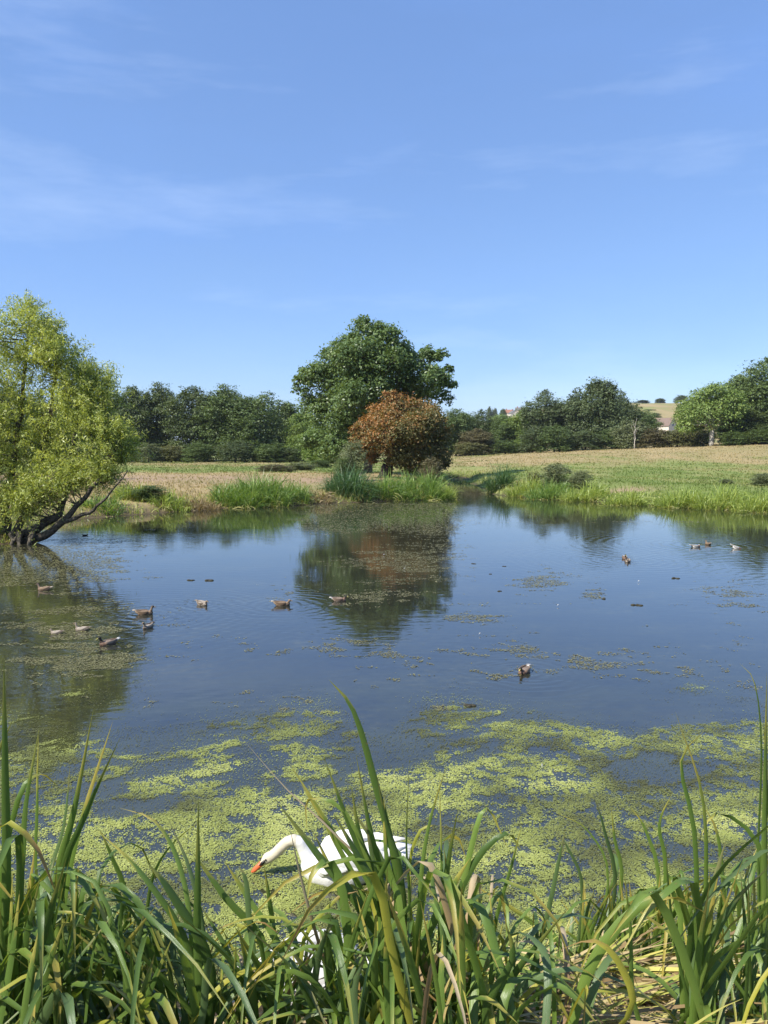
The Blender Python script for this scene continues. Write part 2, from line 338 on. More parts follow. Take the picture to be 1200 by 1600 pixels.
def make_tree(name, label, cat, base, lobes, nleaf, size, mat, seed, bark=BARK, trunk=None, tr=.3, group=None, fork=None, sub=0, tint=None, **kw):
    rng = np.random.default_rng(seed); base = np.asarray(base, float)
    root = tag(empty(name, base), label, cat, group)
    L = np.asarray(lobes, float).copy(); L[:, :3] -= base
    mb = MB(); top = L[:, 2].max(); cen = (L[:, :3] * L[:, 3:4]).sum(0) / L[:, 3].sum()
    fz = fork if fork is not None else max(.25 * top, .2); f = np.array((cen[0] * .25, cen[1] * .25, fz))
    tp = limb(mb, (0, 0, -.25), f, tr, tr * .8, rng, 5, .04, 8)
    up = np.array((cen[0], cen[1], top * .8)); limb(mb, tp[-1], up, tr * .78, tr * .12, rng, 6, .06)
    for q in L[np.argsort(-L[:, 3])][:12]:
        s = rng.uniform(.0, .45); o = f * (1 - s) + up * s
        e = limb(mb, o, q[:3] + np.array((0, 0, q[5] * .3)), tr * .42 * (1 - s * .6), tr * .06, rng, 5, .12, 5)
        for j in range(3):
            dd = sphere_dirs(1, rng, .3)[0]; limb(mb, e[2 + j % 3], q[:3] + dd * q[3:] * .85, tr * .12, tr * .03, rng, 4, .1, 4)
    mb.build('trunk', bark, root, True)
    if sub: L = sub_lobes(L, rng, sub)
    Vv, Ff, rn = crown_leaves(L, nleaf, size, rng, **kw)
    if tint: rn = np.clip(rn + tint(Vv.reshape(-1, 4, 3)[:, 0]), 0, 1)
    ok = (Vv.reshape(-1, 4, 3)[:, :, 2].min(1) > .02)
    Vv = Vv.reshape(-1, 4, 3)[ok].reshape(-1, 3); Ff = np.arange(len(Vv)).reshape(-1, 4)
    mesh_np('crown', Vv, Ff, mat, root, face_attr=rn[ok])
    return root
def auto_lobes(x, y, z0, h, wd, rng, shape='round', n=16, low=.12):
    L = []; cz = z0 + h * (low + 1) / 2; rz = h * (1 - low) / 2; rx = wd / 2
    for i in range(n):
        d = sphere_dirs(1, rng, .25)[0]; q = rng.uniform(.45, .78)
        if shape == 'poplar': k = .30
        elif shape == 'bush': k = .36
        else: k = .34
        r = wd * k * rng.uniform(.55, 1.0) * .62
        px = x + d[0] * (rx - r) * q / .72; py = y + d[1] * (rx - r) * q / .72; pz = cz + d[2] * (rz - r * .9) * q / .72
        L.append((px, py, pz, r, r, r * (1.35 if shape == 'poplar' else .88)))
    for i in range(max(n // 2, 4)):                # low skirt of foliage down to the ground
        a = 2 * math.pi * (i + rng.random()) / max(n // 2, 4); r = wd * rng.uniform(.13, .2); q = rx * rng.uniform(.55, .95) - r * .4
        L.append((x + math.cos(a) * q, y + math.sin(a) * q, z0 + h * max(low, 0) + r * rng.uniform(.5, 1.6), r, r, r * .95))
    L.append((x, y, cz, rx * .62, rx * .62, rz * .7))
    L.append((x + rng.normal() * .05 * wd, y, z0 + h - wd * .16, wd * .17, wd * .17, wd * .16))
    return L
LM = {
    'dark': leaf_mat('leaf_dark', [(.046, .068, .022), (.078, .108, .035), (.12, .152, .052)], .22),
    'mid': leaf_mat('leaf_mid', [(.055, .085, .026), (.092, .135, .042), (.145, .195, .065)], .25),
    'cool': leaf_mat('leaf_cool', [(.055, .08, .032), (.09, .122, .052), (.135, .168, .075)], .22),
    'light': leaf_mat('leaf_light', [(0.090, 0.143, 0.032), (0.150, 0.217, 0.053), (0.240, 0.300, 0.083)], .28),
    'olive': leaf_mat('leaf_olive', [(0.089, 0.101, 0.038), (0.152, 0.159, 0.063), (0.215, 0.209, 0.095)], .25),
    'brown': leaf_mat('leaf_brownish', [(0.084, 0.072, 0.036), (0.138, 0.120, 0.060), (0.168, 0.162, 0.072)], .2),
    'grey': leaf_mat('leaf_grey_green', [(0.089, 0.114, 0.051), (0.146, 0.171, 0.083), (0.215, 0.240, 0.127)], .25),
    'willow': leaf_mat('leaf_willow', [(.19, .24, .05), (.32, .37, .09), (.47, .5, .17)], .38, .42, .4),
    'ash': leaf_mat('leaf_ash', [(0.060, 0.102, 0.031), (0.108, 0.166, 0.054), (0.180, 0.240, 0.084)], .28, .42, .4),
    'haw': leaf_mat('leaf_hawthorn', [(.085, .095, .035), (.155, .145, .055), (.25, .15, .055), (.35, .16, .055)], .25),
}
_protos = {}
def tree_proto(shape, seed):                    # one crown and trunk of each build, 12 m high and 10 m wide, reused by scale and turn
    if (shape, seed) in _protos: return _protos[(shape, seed)]
    rng = np.random.default_rng(seed); h, wd = 12.0, 10.0; rx = wd / 2; L = []
    low = 0.0 if shape == 'bush' else .06; cz = h * (1 + low) / 2; rz = h * (1 - low) / 2
    nl = {'round': 24, 'poplar': 30, 'bush': 20}[shape]
    for i in range(nl):
        d = sphere_dirs(1, rng, .1)[0]
        if shape == 'poplar': d[2] *= 1.2
        r = rx * rng.uniform(.24, .42) * (.8 if shape == 'poplar' else 1)
        prof = 1.0 if shape != 'poplar' else (1.0 - .45 * max(d[2], 0))
        q = rng.uniform(.72, 1.02); L.append((d[0] * (rx - r * .8) * q * prof, d[1] * (rx - r * .8) * q * prof, max(cz + d[2] * (rz - r * .75) * q, r * .55), r, r, r * (1.3 if shape == 'poplar' else .85)))
    for i in range(9):
        a = 2 * math.pi * (i + rng.random()) / 9; r = rx * rng.uniform(.3, .44); L.append((math.cos(a) * (rx - r) * rng.uniform(.8, 1.05), math.sin(a) * (rx - r) * rng.uniform(.8, 1.05), r * rng.uniform(.5, 1.5) + h * low * .5, r, r, r))
    L.append((0, 0, cz, rx * .8, rx * .8, rz * .88)); L.append((0, 0, cz, rx * .55, rx * .55, rz * .6)); L.append((0, 0, h * .3, rx * .7, rx * .7, h * .3))
    L.append((rng.normal(0, .6), 0, h - 1.5, 1.7, 1.7, 1.5)); L = np.array(L)
    mb = MB(); tr = .26; f = np.array((0, 0, h * .2)); tp = limb(mb, (0, 0, -.4), f, tr, tr * .8, rng, 5, .04, 8); up = np.array((0, 0, h * .8)); limb(mb, tp[-1], up, tr * .78, tr * .12, rng, 6, .06)
    for q in L[:14]:
        t_ = rng.uniform(0, .6); limb(mb, f * (1 - t_) + up * t_, q[:3], tr * .4, tr * .06, rng, 5, .12, 5)
    n = {'round': 36000, 'poplar': 34000, 'bush': 13000}[shape]; sz = {'round': .27, 'poplar': .3, 'bush': .36}[shape]
    Vv, Ff, rn = crown_leaves(sub_lobes(L, rng, 4), n, sz, rng, clump=.26, per=14, shell=(.75, 1.1), up=.2, hang=.8 if shape == 'poplar' else 0.0)
    ok = (Vv.reshape(-1, 4, 3)[:, :, 2].min(1) > -.2); Vv = Vv.reshape(-1, 4, 3)[ok].reshape(-1, 3)
    rn = rn[ok] + .22 * (fbm(Vv[::4, 0] * .5 + 9, Vv[::4, 2] * .5 + Vv[::4, 1] * .3, seed, 3) - .5) * 2
    cr = mesh_np('crown', Vv, np.arange(len(Vv)).reshape(-1, 4), LM['mid'], face_attr=np.clip(rn, 0, 1), data_only=True)
    _protos[(shape, seed)] = (mb.data('trunk', BARK, True), cr); return _protos[(shape, seed)]
def px_tree(name, label, u, vb, vt, wpx, d, mat, seed, shape='round', cat='tree', group=None, wk=1.0, **kw):
    rng = np.random.default_rng(seed * 7 + 1)
    b = W(u, vb, d); x, y = b[0], b[1]; z0 = float(H(x, y)); h = W(u, vt, d)[2] - z0; wd = wpx * PXM(d) * wk
    tm, cm = tree_proto(shape, int(rng.integers(5 if shape == 'round' else 3)) + {'round': 1, 'poplar': 21, 'bush': 31}[shape])
    root = tag(empty(name, (x, y, z0), rng.uniform(0, 6.28)), label, cat, group); root.scale = (wd / 10, wd / 10 * rng.uniform(.9, 1.1), h / 12)
    link('trunk', tm, root); c = link('crown', cm, root); c.material_slots[0].link = 'OBJECT'; c.material_slots[0].material = LM[mat]
    return root
def px_lobes(spec, d, rng, depth=1.0):
    out = []
    for (u, v, r, *o) in spec:
        dd = d + (o[0] if o else rng.uniform(-1, 1) * depth); p = W(u, v, dd); R = r * PXM(dd)
        ar = o[1] if len(o) > 1 else .85
        out.append((p[0], p[1], p[2], R, R, R * ar))
    return out

# ------------------------------------------------------------------ far houses on the hill
WALL_W = plain('render_white', (.62, .58, .52), .8, .2, (.7, .67, .6)); WALL_P = plain('render_pale', (.52, .46, .38), .8, .2, (.6, .54, .46))
ROOF_B = plain('tiles_brown', (.14, .10, .08), .8, .2, (.2, .145, .115)); ROOF_R = plain('tiles_red', (.22, .10, .07), .8, .2, (.3, .15, .1)); ROOF_G = plain('slates_grey', (.10, .10, .11), .8, .2, (.15, .14, .14))
GLASS_D = plain('dark_glass', (.02, .022, .025), .1, .5); FRAME = plain('window_frame', (.6, .6, .58), .5)
def house(u, d, wd, dp, eave, ridge, rz, wall, roof, label, wins, chim=True, zoff=0.0):
    p = W(u, 660, d); x, y = p[0], p[1]; z = float(H(x, y)) + zoff
    root = tag(empty('house', (x, y, z), rz), label, 'house')
    mb = MB(); a, c = wd / 2, dp / 2                         # gable faces -Y, ridge along Y
    mb.add([(-a, -c, -1.5), (a, -c, -1.5), (a, c, -1.5), (-a, c, -1.5), (-a, -c, eave), (a, -c, eave), (a, c, eave), (-a, c, eave), (0, -c, ridge), (0, c, ridge)],
           [(0, 1, 5, 8, 4), (2, 3, 7, 9, 6), (1, 2, 6, 5), (3, 0, 4, 7)]); mb.build('wall', wall, root)
    mb = MB(); o = .35; sl_ = (ridge - eave) / a
    for s in (-1, 1):
        ex = s * (a + o); ez = eave - o * sl_
        q = [(0, -c - o, ridge + .02), (ex, -c - o, ez + .02), (ex, c + o, ez + .02), (0, c + o, ridge + .02)]
        q2 = [(X, Y, Z + .22) for X, Y, Z in q]
        mb.add(q + q2, [(0, 1, 2, 3), (7, 6, 5, 4), (0, 4, 5, 1), (1, 5, 6, 2), (2, 6, 7, 3), (3, 7, 4, 0)])
    rf = mb.build('roof', roof, root)
    if chim:
        mb = MB(); mb.box((-.4, c * .5 - .35, ridge - .6), (.4, c * .5 + .35, ridge + 1.1)); mb.build('chimney', ROOF_R, rf)
    for (wx, wz, ww, wh) in wins:
        mb = MB(); e = .12; y0 = -c - .06
        mb.box((wx - ww / 2 - e, y0, wz - e), (wx - ww / 2, y0 + .1, wz + wh + e)); mb.box((wx + ww / 2, y0, wz - e), (wx + ww / 2 + e, y0 + .1, wz + wh + e))
        mb.box((wx - ww / 2, y0, wz - e), (wx + ww / 2, y0 + .1, wz)); mb.box((wx - ww / 2, y0, wz + wh), (wx + ww / 2, y0 + .1, wz + wh + e))
        wo = mb.build('window', FRAME, root)
        mb = MB(); mb.box((wx - ww / 2, -c - .03, wz), (wx + ww / 2, -c + .03, wz + wh)); mb.build('pane', GLASS_D, wo)
    return root
house(1037, 330, 6.6, 9, 4.2, 7.4, math.radians(38), WALL_P, ROOF_B, 'pale gabled barn house with brown roof among trees below the hill field', [(0, 3.9, 1.3, 1.5)], False)
house(802, 610, 6.2, 6, 3, 5.6, math.radians(14), WALL_W, ROOF_G, 'white gabled house with grey roof on the wooded skyline', [(-1.2, 1.2, 1.2, 1.2), (1.2, 1.2, 1.2, 1.2)], zoff=-.6)
house(794, 640, 6, 6, 3, 5.4, math.radians(80), WALL_P, ROOF_R, 'red roofed house side-on just left of the white gabled house', [], zoff=1.2)
house(811, 640, 5.5, 6, 2.8, 5, math.radians(70), WALL_P, ROOF_G, 'grey roofed house tucked right of the white gabled house', [], zoff=.4)
house(738, 640, 6, 9, 2.6, 4.8, math.radians(85), WALL_P, ROOF_R, 'long low red roofed house on the skyline beside the hawthorn', [], zoff=3.5)
house(745, 600, 5, 6, 2.4, 4.4, math.radians(20), WALL_W, ROOF_R, 'small pale house peeking over the skyline trees', [(0, 1.4, 1.3, 1.2)], zoff=3)

# ------------------------------------------------------------------ trees, far to near
GL = 'trees of the wood across the left field'; GR = 'trees of the wood across the right field'; GH = 'trees on the far hill'
far = [  # label, u, vb, vt, w, d, mat, shape
    ('small round dark tree on the hilltop skyline, left of the straw field', 1004, 640, 625, 26, 560, 'cool', 'round'),
    ('small flat-topped tree on the skyline above the straw hill field', 1031, 640, 622, 19, 600, 'cool', 'round'),
    ('grey-green tree on the skyline at the right end of the hill field', 1063, 640, 617, 24, 580, 'cool', 'round'),
    ('low tree beside the grey-green skyline tree', 1080, 640, 624, 20, 585, 'cool', 'round'),
    ('dark tree at the left edge of the skyline tuft above the houses', 765, 655, 636, 15, 600, 'dark', 'round'),
    ('second dark round tree in the skyline tuft', 773, 655, 637, 12, 600, 'dark', 'round'),
    ('dark ball of a tree touching the white skyline house', 786, 655, 638, 14, 590, 'dark', 'round'),
]
for i, (lb, u, vb, vt, wp, d, mt, sh) in enumerate(far):
    px_tree('hill_tree', lb, u, vb, vt, wp, d, mt, 100 + i, sh, group=GH)
hedge_l = [(1014, 655, 640, 22, 470, 'mid', 'dark hedge bush running up beside the straw hill field'), (1024, 650, 645, 20, 420, 'dark', 'low hedge bush left of the barn house roof'),
           (1010, 668, 640, 45, 300, 'mid', 'round green bush left of the barn house'), (822, 668, 642, 44, 420, 'light', 'pale green tree in front of the skyline houses'),
           (780, 672, 645, 60, 430, 'light', 'wide pale green tree below the skyline tuft'), (745, 672, 654, 48, 430, 'olive', 'olive tree below the long low skyline house'),
           (1062, 672, 664, 30, 330, 'olive', 'olive bush right of the barn house'), (718, 672, 655, 50, 430, 'mid', 'green tree peeping over beside the hawthorn')]
for i, (u, vb, vt, wp, d, mt, lb) in enumerate(hedge_l):
    px_tree('hill_bush', lb, u, vb, vt, wp, d, mt, 140 + i, 'bush', group=GH)

left = [
    (-70, 724, 590, 130, 120, 'dark', 'dark tree of the left wood hidden behind the willow'),
    (20, 724, 600, 110, 125, 'mid', 'green tree of the left wood seen through the willow crown'),
    (110, 724, 606, 100, 128, 'dark', 'dark tree of the left wood behind the right side of the willow'),
    (172, 723, 612, 70, 130, 'dark', 'dark tree of the left wood beside the willow tips'),
    (208, 722, 601, 76, 132, 'dark', 'first dark tree clear of the willow in the left wood'),
    (250, 722, 602, 78, 136, 'dark', 'dark round tree, second from the willow in the left wood'),
    (303, 721, 601, 84, 132, 'dark', 'tallest dark tree in the middle of the left wood'),
    (352, 721, 605, 90, 130, 'mid', 'broad green tree right of the tallest one in the left wood'),
    (398, 720, 612, 94, 128, 'mid', 'broad layered green tree near the right end of the left wood'),
    (440, 720, 622, 66, 140, 'mid', 'narrow green tree where the left wood meets the big ash'),
    (474, 719, 640, 62, 128, 'light', 'yellow-green tree at the foot of the big ash, left side'),
    (512, 718, 660, 76, 92, 'light', 'bright light green low tree under the left of the big ash'),
    (560, 717, 655, 70, 130, 'dark', 'dark tree behind the trunk of the big ash'),
]
for i, (u, vb, vt, wp, d, mt, lb) in enumerate(left):
    px_tree('woodland_tree', lb, u, vb, vt, wp, d, mt, 200 + i, 'round', group=GL, wk=1.3)
lb_bush = [(232, 721, 690, 44, 118, 'grey', 'grey-green bush at the wood edge nearest the willow'), (268, 720, 694, 50, 120, 'olive', 'olive bush at the wood edge, second from the willow'),
           (310, 720, 690, 52, 118, 'mid', 'green bush at the foot of the tallest left wood tree'), (368, 720, 686, 60, 116, 'cool', 'spreading bush below the broad green tree'),
           (420, 719, 690, 56, 117, 'mid', 'bush in shade near the right end of the left wood'), (204, 722, 692, 40, 119, 'dark', 'dark bush against the willow tips'),
           (452, 719, 698, 50, 118, 'dark', 'low dark bush left of the yellow-green tree'),
           (150, 722, 690, 60, 116, 'dark', 'dark bush half hidden by the willow')]
for i, (u, vb, vt, wp, d, mt, lb) in enumerate(lb_bush):
    px_tree('woodland_bush', lb, u, vb, vt, wp, d, mt, 240 + i, 'bush', cat='bush', group=GL, wk=1.15)

right = [  # u vb vt w d mat shape label
    (712, 712, 637, 64, 150, 'mid', 'round', 'green tree beside the hawthorn, first of the right wood'),
    (752, 712, 641, 66, 165, 'dark', 'round', 'dark purple-green tree, second from the hawthorn'),
    (790, 711, 648, 62, 160, 'mid', 'round', 'mid green tree left of the pale one in the right wood'),
    (745, 714, 671, 62, 145, 'brown', 'round', 'brownish olive low tree in front of the dark ones by the hawthorn'),
    (818, 709, 637, 64, 158, 'light', 'round', 'light green tree left of the tall poplars'),
    (850, 707, 610, 74, 152, 'cool', 'round', 'round blue-green tree left of the tallest poplar'),
    (900, 706, 607, 76, 150, 'cool', 'poplar', 'tall blue-green poplar in the middle of the right wood'),
    (938, 706, 595, 86, 146, 'cool', 'poplar', 'tallest poplar with feathery top in the right wood'),
    (970, 706, 612, 52, 155, 'cool', 'poplar', 'poplar at the right shoulder of the tallest one'),
    (1000, 702, 640, 60, 190, 'mid', 'round', 'green tree between the poplars and the barn house'),
    (1084, 697, 618, 60, 165, 'light', 'round', 'light green tree right of the barn house'),
    (1150, 694, 583, 60, 170, 'mid', 'round', 'tall tree standing up behind the oak with the pale trunk'),
    (1192, 690, 560, 96, 128, 'mid', 'round', 'big green tree at the right edge of the picture'),
    (1165, 692, 640, 80, 124, 'dark', 'round', 'dark leafy tree right of the pale trunk'),
    (1250, 690, 575, 110, 130, 'mid', 'round', 'green tree cut off by the right edge'),
]
for i, (u, vb, vt, wp, d, mt, sh, lb) in enumerate(right):
    px_tree('woodland_tree', lb, u, vb, vt, wp, d, mt, 300 + i, sh, group=GR, wk=1.2)
r_bush = [(832, 708, 668, 48, 140, 'cool', 'blue-green bush left of the round dark bush'), (866, 708, 662, 62, 138, 'mid', 'round bush standing in front of the poplars'),
          (915, 707, 672, 60, 140, 'cool', 'bush at the foot of the tall poplar'), (955, 707, 668, 56, 140, 'mid', 'bush at the foot of the tallest poplar'),
          (986, 707, 655, 62, 132, 'grey', 'pale grey-green rounded willow bush behind the bare white stem'),
          (1022, 706, 668, 66, 130, 'brown', 'brownish bush right of the bare white stem'), (1058, 704, 670, 66, 128, 'olive', 'olive bush left of the oak'),
          (1088, 702, 668, 50, 127, 'olive', 'small olive bush against the oak'), (1148, 696, 672, 50, 118, 'mid', 'ivy green bush right of the pale trunk'),
          (1190, 693, 668, 70, 118, 'mid', 'bush under the big tree at the right edge'), (735, 714, 690, 60, 142, 'olive', 'low olive bush nearest the hawthorn on the right'),
          (790, 712, 686, 56, 143, 'mid', 'low bush below the mid green tree'), (815, 711, 684, 40, 143, 'light', 'low light green bush below the light green tree')]
for i, (u, vb, vt, wp, d, mt, lb) in enumerate(r_bush):
    px_tree('woodland_bush', lb, u, vb, vt, wp, d, mt, 340 + i, 'bush', cat='bush', group=GR, wk=1.1)
# oak with the pale forked trunk
rng = np.random.default_rng(77); d = 122; bpt = W(1112, 699, d); z0 = float(H(bpt[0], bpt[1]))
make_tree('oak_tree', 'yellow-green oak with pale forked trunk at the right wood edge', 'tree', (bpt[0], bpt[1], z0),
          px_lobes([(1095, 630, 24), (1120, 622, 26), (1145, 630, 22), (1075, 650, 18), (1105, 650, 26), (1135, 652, 24), (1152, 655, 16), (1070, 668, 12), (1110, 612, 14), (1088, 668, 12), (1150, 672, 10)], d, rng, 2.2),
          13000, .34, LM['light'], 401, BARK_PALE, tr=.42, fork=2.6)
# bare dead stem in front of the grey-green bush
mb = MB(); rng = np.random.default_rng(5); p0 = W(991, 706, 127.5); z0 = float(H(p0[0], p0[1])); e = limb(mb, (0, 0, -.2), (0.1, 0, 3.4), .09, .05, rng, 6, .02)
limb(mb, e[-1], (.35, .1, 5.2), .05, .015, rng); limb(mb, e[3], (-.7, 0, 4.2), .04, .012, rng); limb(mb, e[2], (.8, 0, 3.9), .04, .012, rng); limb(mb, e[-1], (-.3, .1, 4.9), .035, .01, rng)
tr_ = tag(empty('dead_tree', (p0[0], p0[1], z0)), 'thin bare white dead stem in front of the grey-green bush', 'tree'); mb.build('trunk', BARK_PALE, tr_, True)
# dark tree at the left edge behind the willow
px_tree('woodland_tree', 'dark tree at the left edge rising behind the willow top', -62, 760, 476, 150, 46, 'dark', 410, 'round')

# the big ash
rng = np.random.default_rng(11); d = 62; p0 = W(575, 740, d); z0 = float(H(p0[0], p0[1]))
ash = [(570, 522, 30, 0), (545, 538, 26, 1), (600, 535, 30, -1), (625, 552, 28, 0), (520, 562, 26, 0), (492, 584, 26, -1), (474, 604, 19, 0), (555, 568, 42, -2), (605, 578, 40, -2), (560, 580, 46, 3), (640, 580, 36, 0),
       (668, 562, 22, 1), (690, 556, 14, 0), (688, 592, 22, 0), (672, 600, 28, -1), (515, 610, 36, -1), (480, 632, 20, 1), (500, 650, 26, 0), (550, 625, 42, -2.5), (540, 668, 36, -1), (500, 692, 22, 0), (520, 700, 24, -2),
       (478, 690, 14, -1), (610, 620, 46, 1), (650, 625, 36, 2), (690, 620, 16, 1), (590, 660, 40, 1), (570, 690, 30, 0), (640, 660, 40, 3), (706, 600, 9, 0), (700, 578, 10, 0), (462, 595, 8, 0)]
make_tree('ash_tree', 'tall broad green ash standing alone behind the reddish hawthorn', 'tree', (p0[0], p0[1], z0), px_lobes(ash, d, rng), 90000, .24, LM['ash'], 420, BARK, tr=.42, fork=2.0, clump=.3, per=16, shell=(.7, 1.12), hang=.5, aspect=.26, sub=6)
# the hawthorn
rng = np.random.default_rng(12); d = 54; p0 = W(598, 746, d); z0 = float(H(p0[0], p0[1]))
haw = [(600, 650, 28, -.5), (628, 636, 28, 0), (655, 646, 28, .3), (682, 668, 22, 0), (690, 694, 18, .4), (578, 668, 22, 0), (566, 690, 13, -.4), (612, 672, 36, -1.6), (645, 678, 38, -1.8), (672, 700, 30, -1), (640, 705, 30, -.8),
       (688, 715, 16, 0), (590, 690, 24, -1), (630, 660, 40, 1.6), (660, 690, 34, 2), (600, 680, 30, 1.8), (555, 672, 9, 0), (610, 622, 14, 0), (665, 722, 18, .2), (690, 724, 14, 0), (650, 722, 24, -.6), (622, 716, 24, -.2), (604, 706, 18, -.8), (575, 700, 14, -.3), (680, 735, 12, -.5), (560, 705, 16, .5), (580, 715, 14, .8), (640, 732, 16, .8), (662, 660, 30, -1.5), (690, 680, 18, -1), (560, 685, 14, .3)]
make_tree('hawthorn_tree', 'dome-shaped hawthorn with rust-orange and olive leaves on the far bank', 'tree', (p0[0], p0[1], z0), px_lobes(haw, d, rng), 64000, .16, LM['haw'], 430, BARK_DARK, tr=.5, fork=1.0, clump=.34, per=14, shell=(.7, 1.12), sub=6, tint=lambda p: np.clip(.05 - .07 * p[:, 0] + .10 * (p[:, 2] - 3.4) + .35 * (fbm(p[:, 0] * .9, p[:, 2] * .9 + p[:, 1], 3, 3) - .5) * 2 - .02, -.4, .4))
# bushes by the hawthorn
for (u, vb, vt, wp, d, mt, lb, sd_) in [(549, 748, 684, 52, 48, 'grey', 'grey-green leafy bush at the left foot of the hawthorn', 1), (533, 748, 712, 34, 47, 'mid', 'small green bush left of the grey-green one by the hawthorn', 2),
                                   (470, 735, 722, 60, 72, 'grey', 'low grey weedy bush out on the left field', 3), (500, 728, 718, 46, 84, 'mid', 'small low bush on the field beside the weedy one', 4),
                                   (430, 737, 725, 70, 68, 'brown', 'brownish dock weeds spreading on the left field', 5),
                                   (232, 792, 757, 74, 34.5, 'mid', 'dark rounded sedge bush on the bank right of the willow', 6), (868, 778, 722, 58, 44.8, 'grey', 'grey-green willowherb bush above the right reeds', 7),
                                   (904, 780, 733, 44, 44.0, 'grey', 'pale weedy bush right of the willowherb', 8), (834, 772, 736, 30, 46.5, 'olive', 'brownish dry weeds left of the willowherb', 9),
                                   (1192, 772, 738, 44, 41, 'grey', 'thistle patch at the right edge of the field', 10), (1135, 770, 748, 30, 43, 'grey', 'low grey thistles left of the larger thistle patch', 11), (675, 760, 712, 44, 46, 'brown', 'brownish willowherb at the right foot of the hawthorn', 12)]:
    px_tree('bush', lb, u, vb, vt, wp, d, mt, 450 + sd_, 'bush', cat='bush')

# the willow leaning over the water: stems, twigs and narrow leaves
rng = np.random.default_rng(13); d = 22.6; wb = WZ(52, 846, 0.02); root = tag(empty('willow_tree', wb), 'yellow-green willow leaning over the water from the bank', 'tree')
def wp_(u, v, dd=0): return W(u, v, wb[1] + dd) - wb
stems = [([(22, 842, .1), (50, 830, 0), (78, 812, -.1), (92, 806, -.1), (102, 770, .1), (108, 720, .2), (122, 660, .3), (142, 605, .2)], .17, .025),
         ([(30, 848, -.1), (70, 838, -.2), (95, 818, -.4), (130, 782, -.5), (158, 745, -.6), (178, 705, -.6)], .15, .025),
         ([(10, 840, .2), (8, 800, .3), (20, 730, .4), (32, 650, .5), (42, 560, .4), (46, 500, .3)], .14, .02),
         ([(18, 842, 0), (45, 790, .2), (62, 730, .3), (78, 650, .2), (90, 570, .0), (86, 530, 0)], .12, .02),
         ([(0, 842, .3), (-25, 780, .5), (-45, 700, .6), (-48, 610, .4)], .13, .03),
         ([(95, 818, -.4), (140, 800, -.6), (165, 780, -.8), (200, 735, -.9)], .07, .015),
         ([(5, 845, .3), (-60, 820, .2), (-120, 760, .2), (-140, 680, .2)], .13, .03)]
mb = MB(); spts = []
for path, r0, r1 in stems:
    P = np.array([wp_(*q) for q in path]); n = 4 * (len(P) - 1) + 1; s = np.linspace(0, len(P) - 1, n)
    Q = np.stack([np.interp(s, range(len(P)), P[:, k]) for k in range(3)], 1); Q[1:-1] = (Q[:-2] + 2 * Q[1:-1] + Q[2:]) / 4; Q += rng.normal(size=Q.shape) * .015
    mb.tube(Q, np.linspace(r0, r1, n), 8); spts.append(Q[len(Q) // 3:])
for k in range(5):                              # exposed root knuckles in the water
    a_ = wp_(20 + 9 * k + rng.uniform(-5, 5), 846, rng.uniform(-.3, .3)); limb(mb, a_ + np.array((0, 0, .25)), a_ + np.array((rng.uniform(-.2, .5), -.4, -.1)), .1, .04, rng)
spts = np.concatenate(spts)
wil = [(45, 512, 34), (72, 535, 32), (100, 572, 38), (60, 585, 50), (15, 575, 46), (152, 600, 26), (162, 628, 32), (118, 645, 50), (40, 665, 66), (92, 705, 56), (158, 690, 42), (186, 690, 20), (190, 722, 13), (20, 735, 52), (82, 752, 42), (-40, 600, 56),
       (-40, 700, 66), (128, 740, 34), (-10, 525, 34), (30, 780, 36), (-40, 780, 44), (130, 600, 22), (-110, 650, 60), (-110, 750, 50), (156, 740, 20), (45, 490, 14), (104, 768, 24), (60, 778, 24), (140, 758, 22), (0, 796, 34), (36, 804, 22), (78, 786, 18), (-50, 815, 34), (168, 755, 12), (72, 558, 36), (118, 608, 36), (140, 660, 34), (197, 705, 11)]
tw = MB(); LP, LN, LT = [], [], []
for (u, v, r) in wil:
    c = wp_(u, v, rng.uniform(-.7, .7)); R = r * PXM(wb[1])
    for k in range(int(40 + 118 * R * R)):
        dv = sphere_dirs(1, rng, .3)[0]; s0 = c + dv * R * rng.uniform(.25, .75); L = rng.uniform(.45, .95)
        dr = dv * .6 + np.array((0, 0, .75)) + rng.normal(size=3) * .35; dr /= np.linalg.norm(dr)
        s = np.linspace(0, 1, 5)[:, None]; P = s0 + dr * L * s + np.array((0, 0, -.38)) * L * s ** 2
        if k % 6 == 0: tw.tube(P, np.linspace(.012, .003, 5), 3)
        if k % 16 == 0:
            j = np.argmin(((spts - s0) ** 2).sum(1) - .0 * spts[:, 2]); limb(tw, spts[j], s0, .022, .011, rng, 5, .15, 4)
        m_ = int(rng.integers(20, 36)); q = rng.random(m_)[:, None]; pp = s0 + dr * L * q + np.array((0, 0, -.38)) * L * q ** 2 + rng.normal(size=(m_, 3)) * .055
        LP.append(pp); LN.append(dv * .45 + np.array((0, 0, .35)) + rng.normal(size=(m_, 3)) * .7); LT.append(np.full(m_, rng.normal(.5, .17)))
LP = np.concatenate(LP); LN = np.concatenate(LN); LT = np.concatenate(LT) + rng.normal(0, .15, len(LP)); LL = rng.uniform(.07, .135, len(LP)); print('willow leaves', len(LP))
mb.build('trunk', BARK_WILLOW, root, True); tw.build('twigs', BARK_WILLOW, root, False)
Vv, Ff = leaf_quads(LP, LN, LL, LL * .13, rng, .9)
mesh_np('crown', Vv, Ff, LM['willow'], root, face_attr=np.clip(LT, 0, 1))

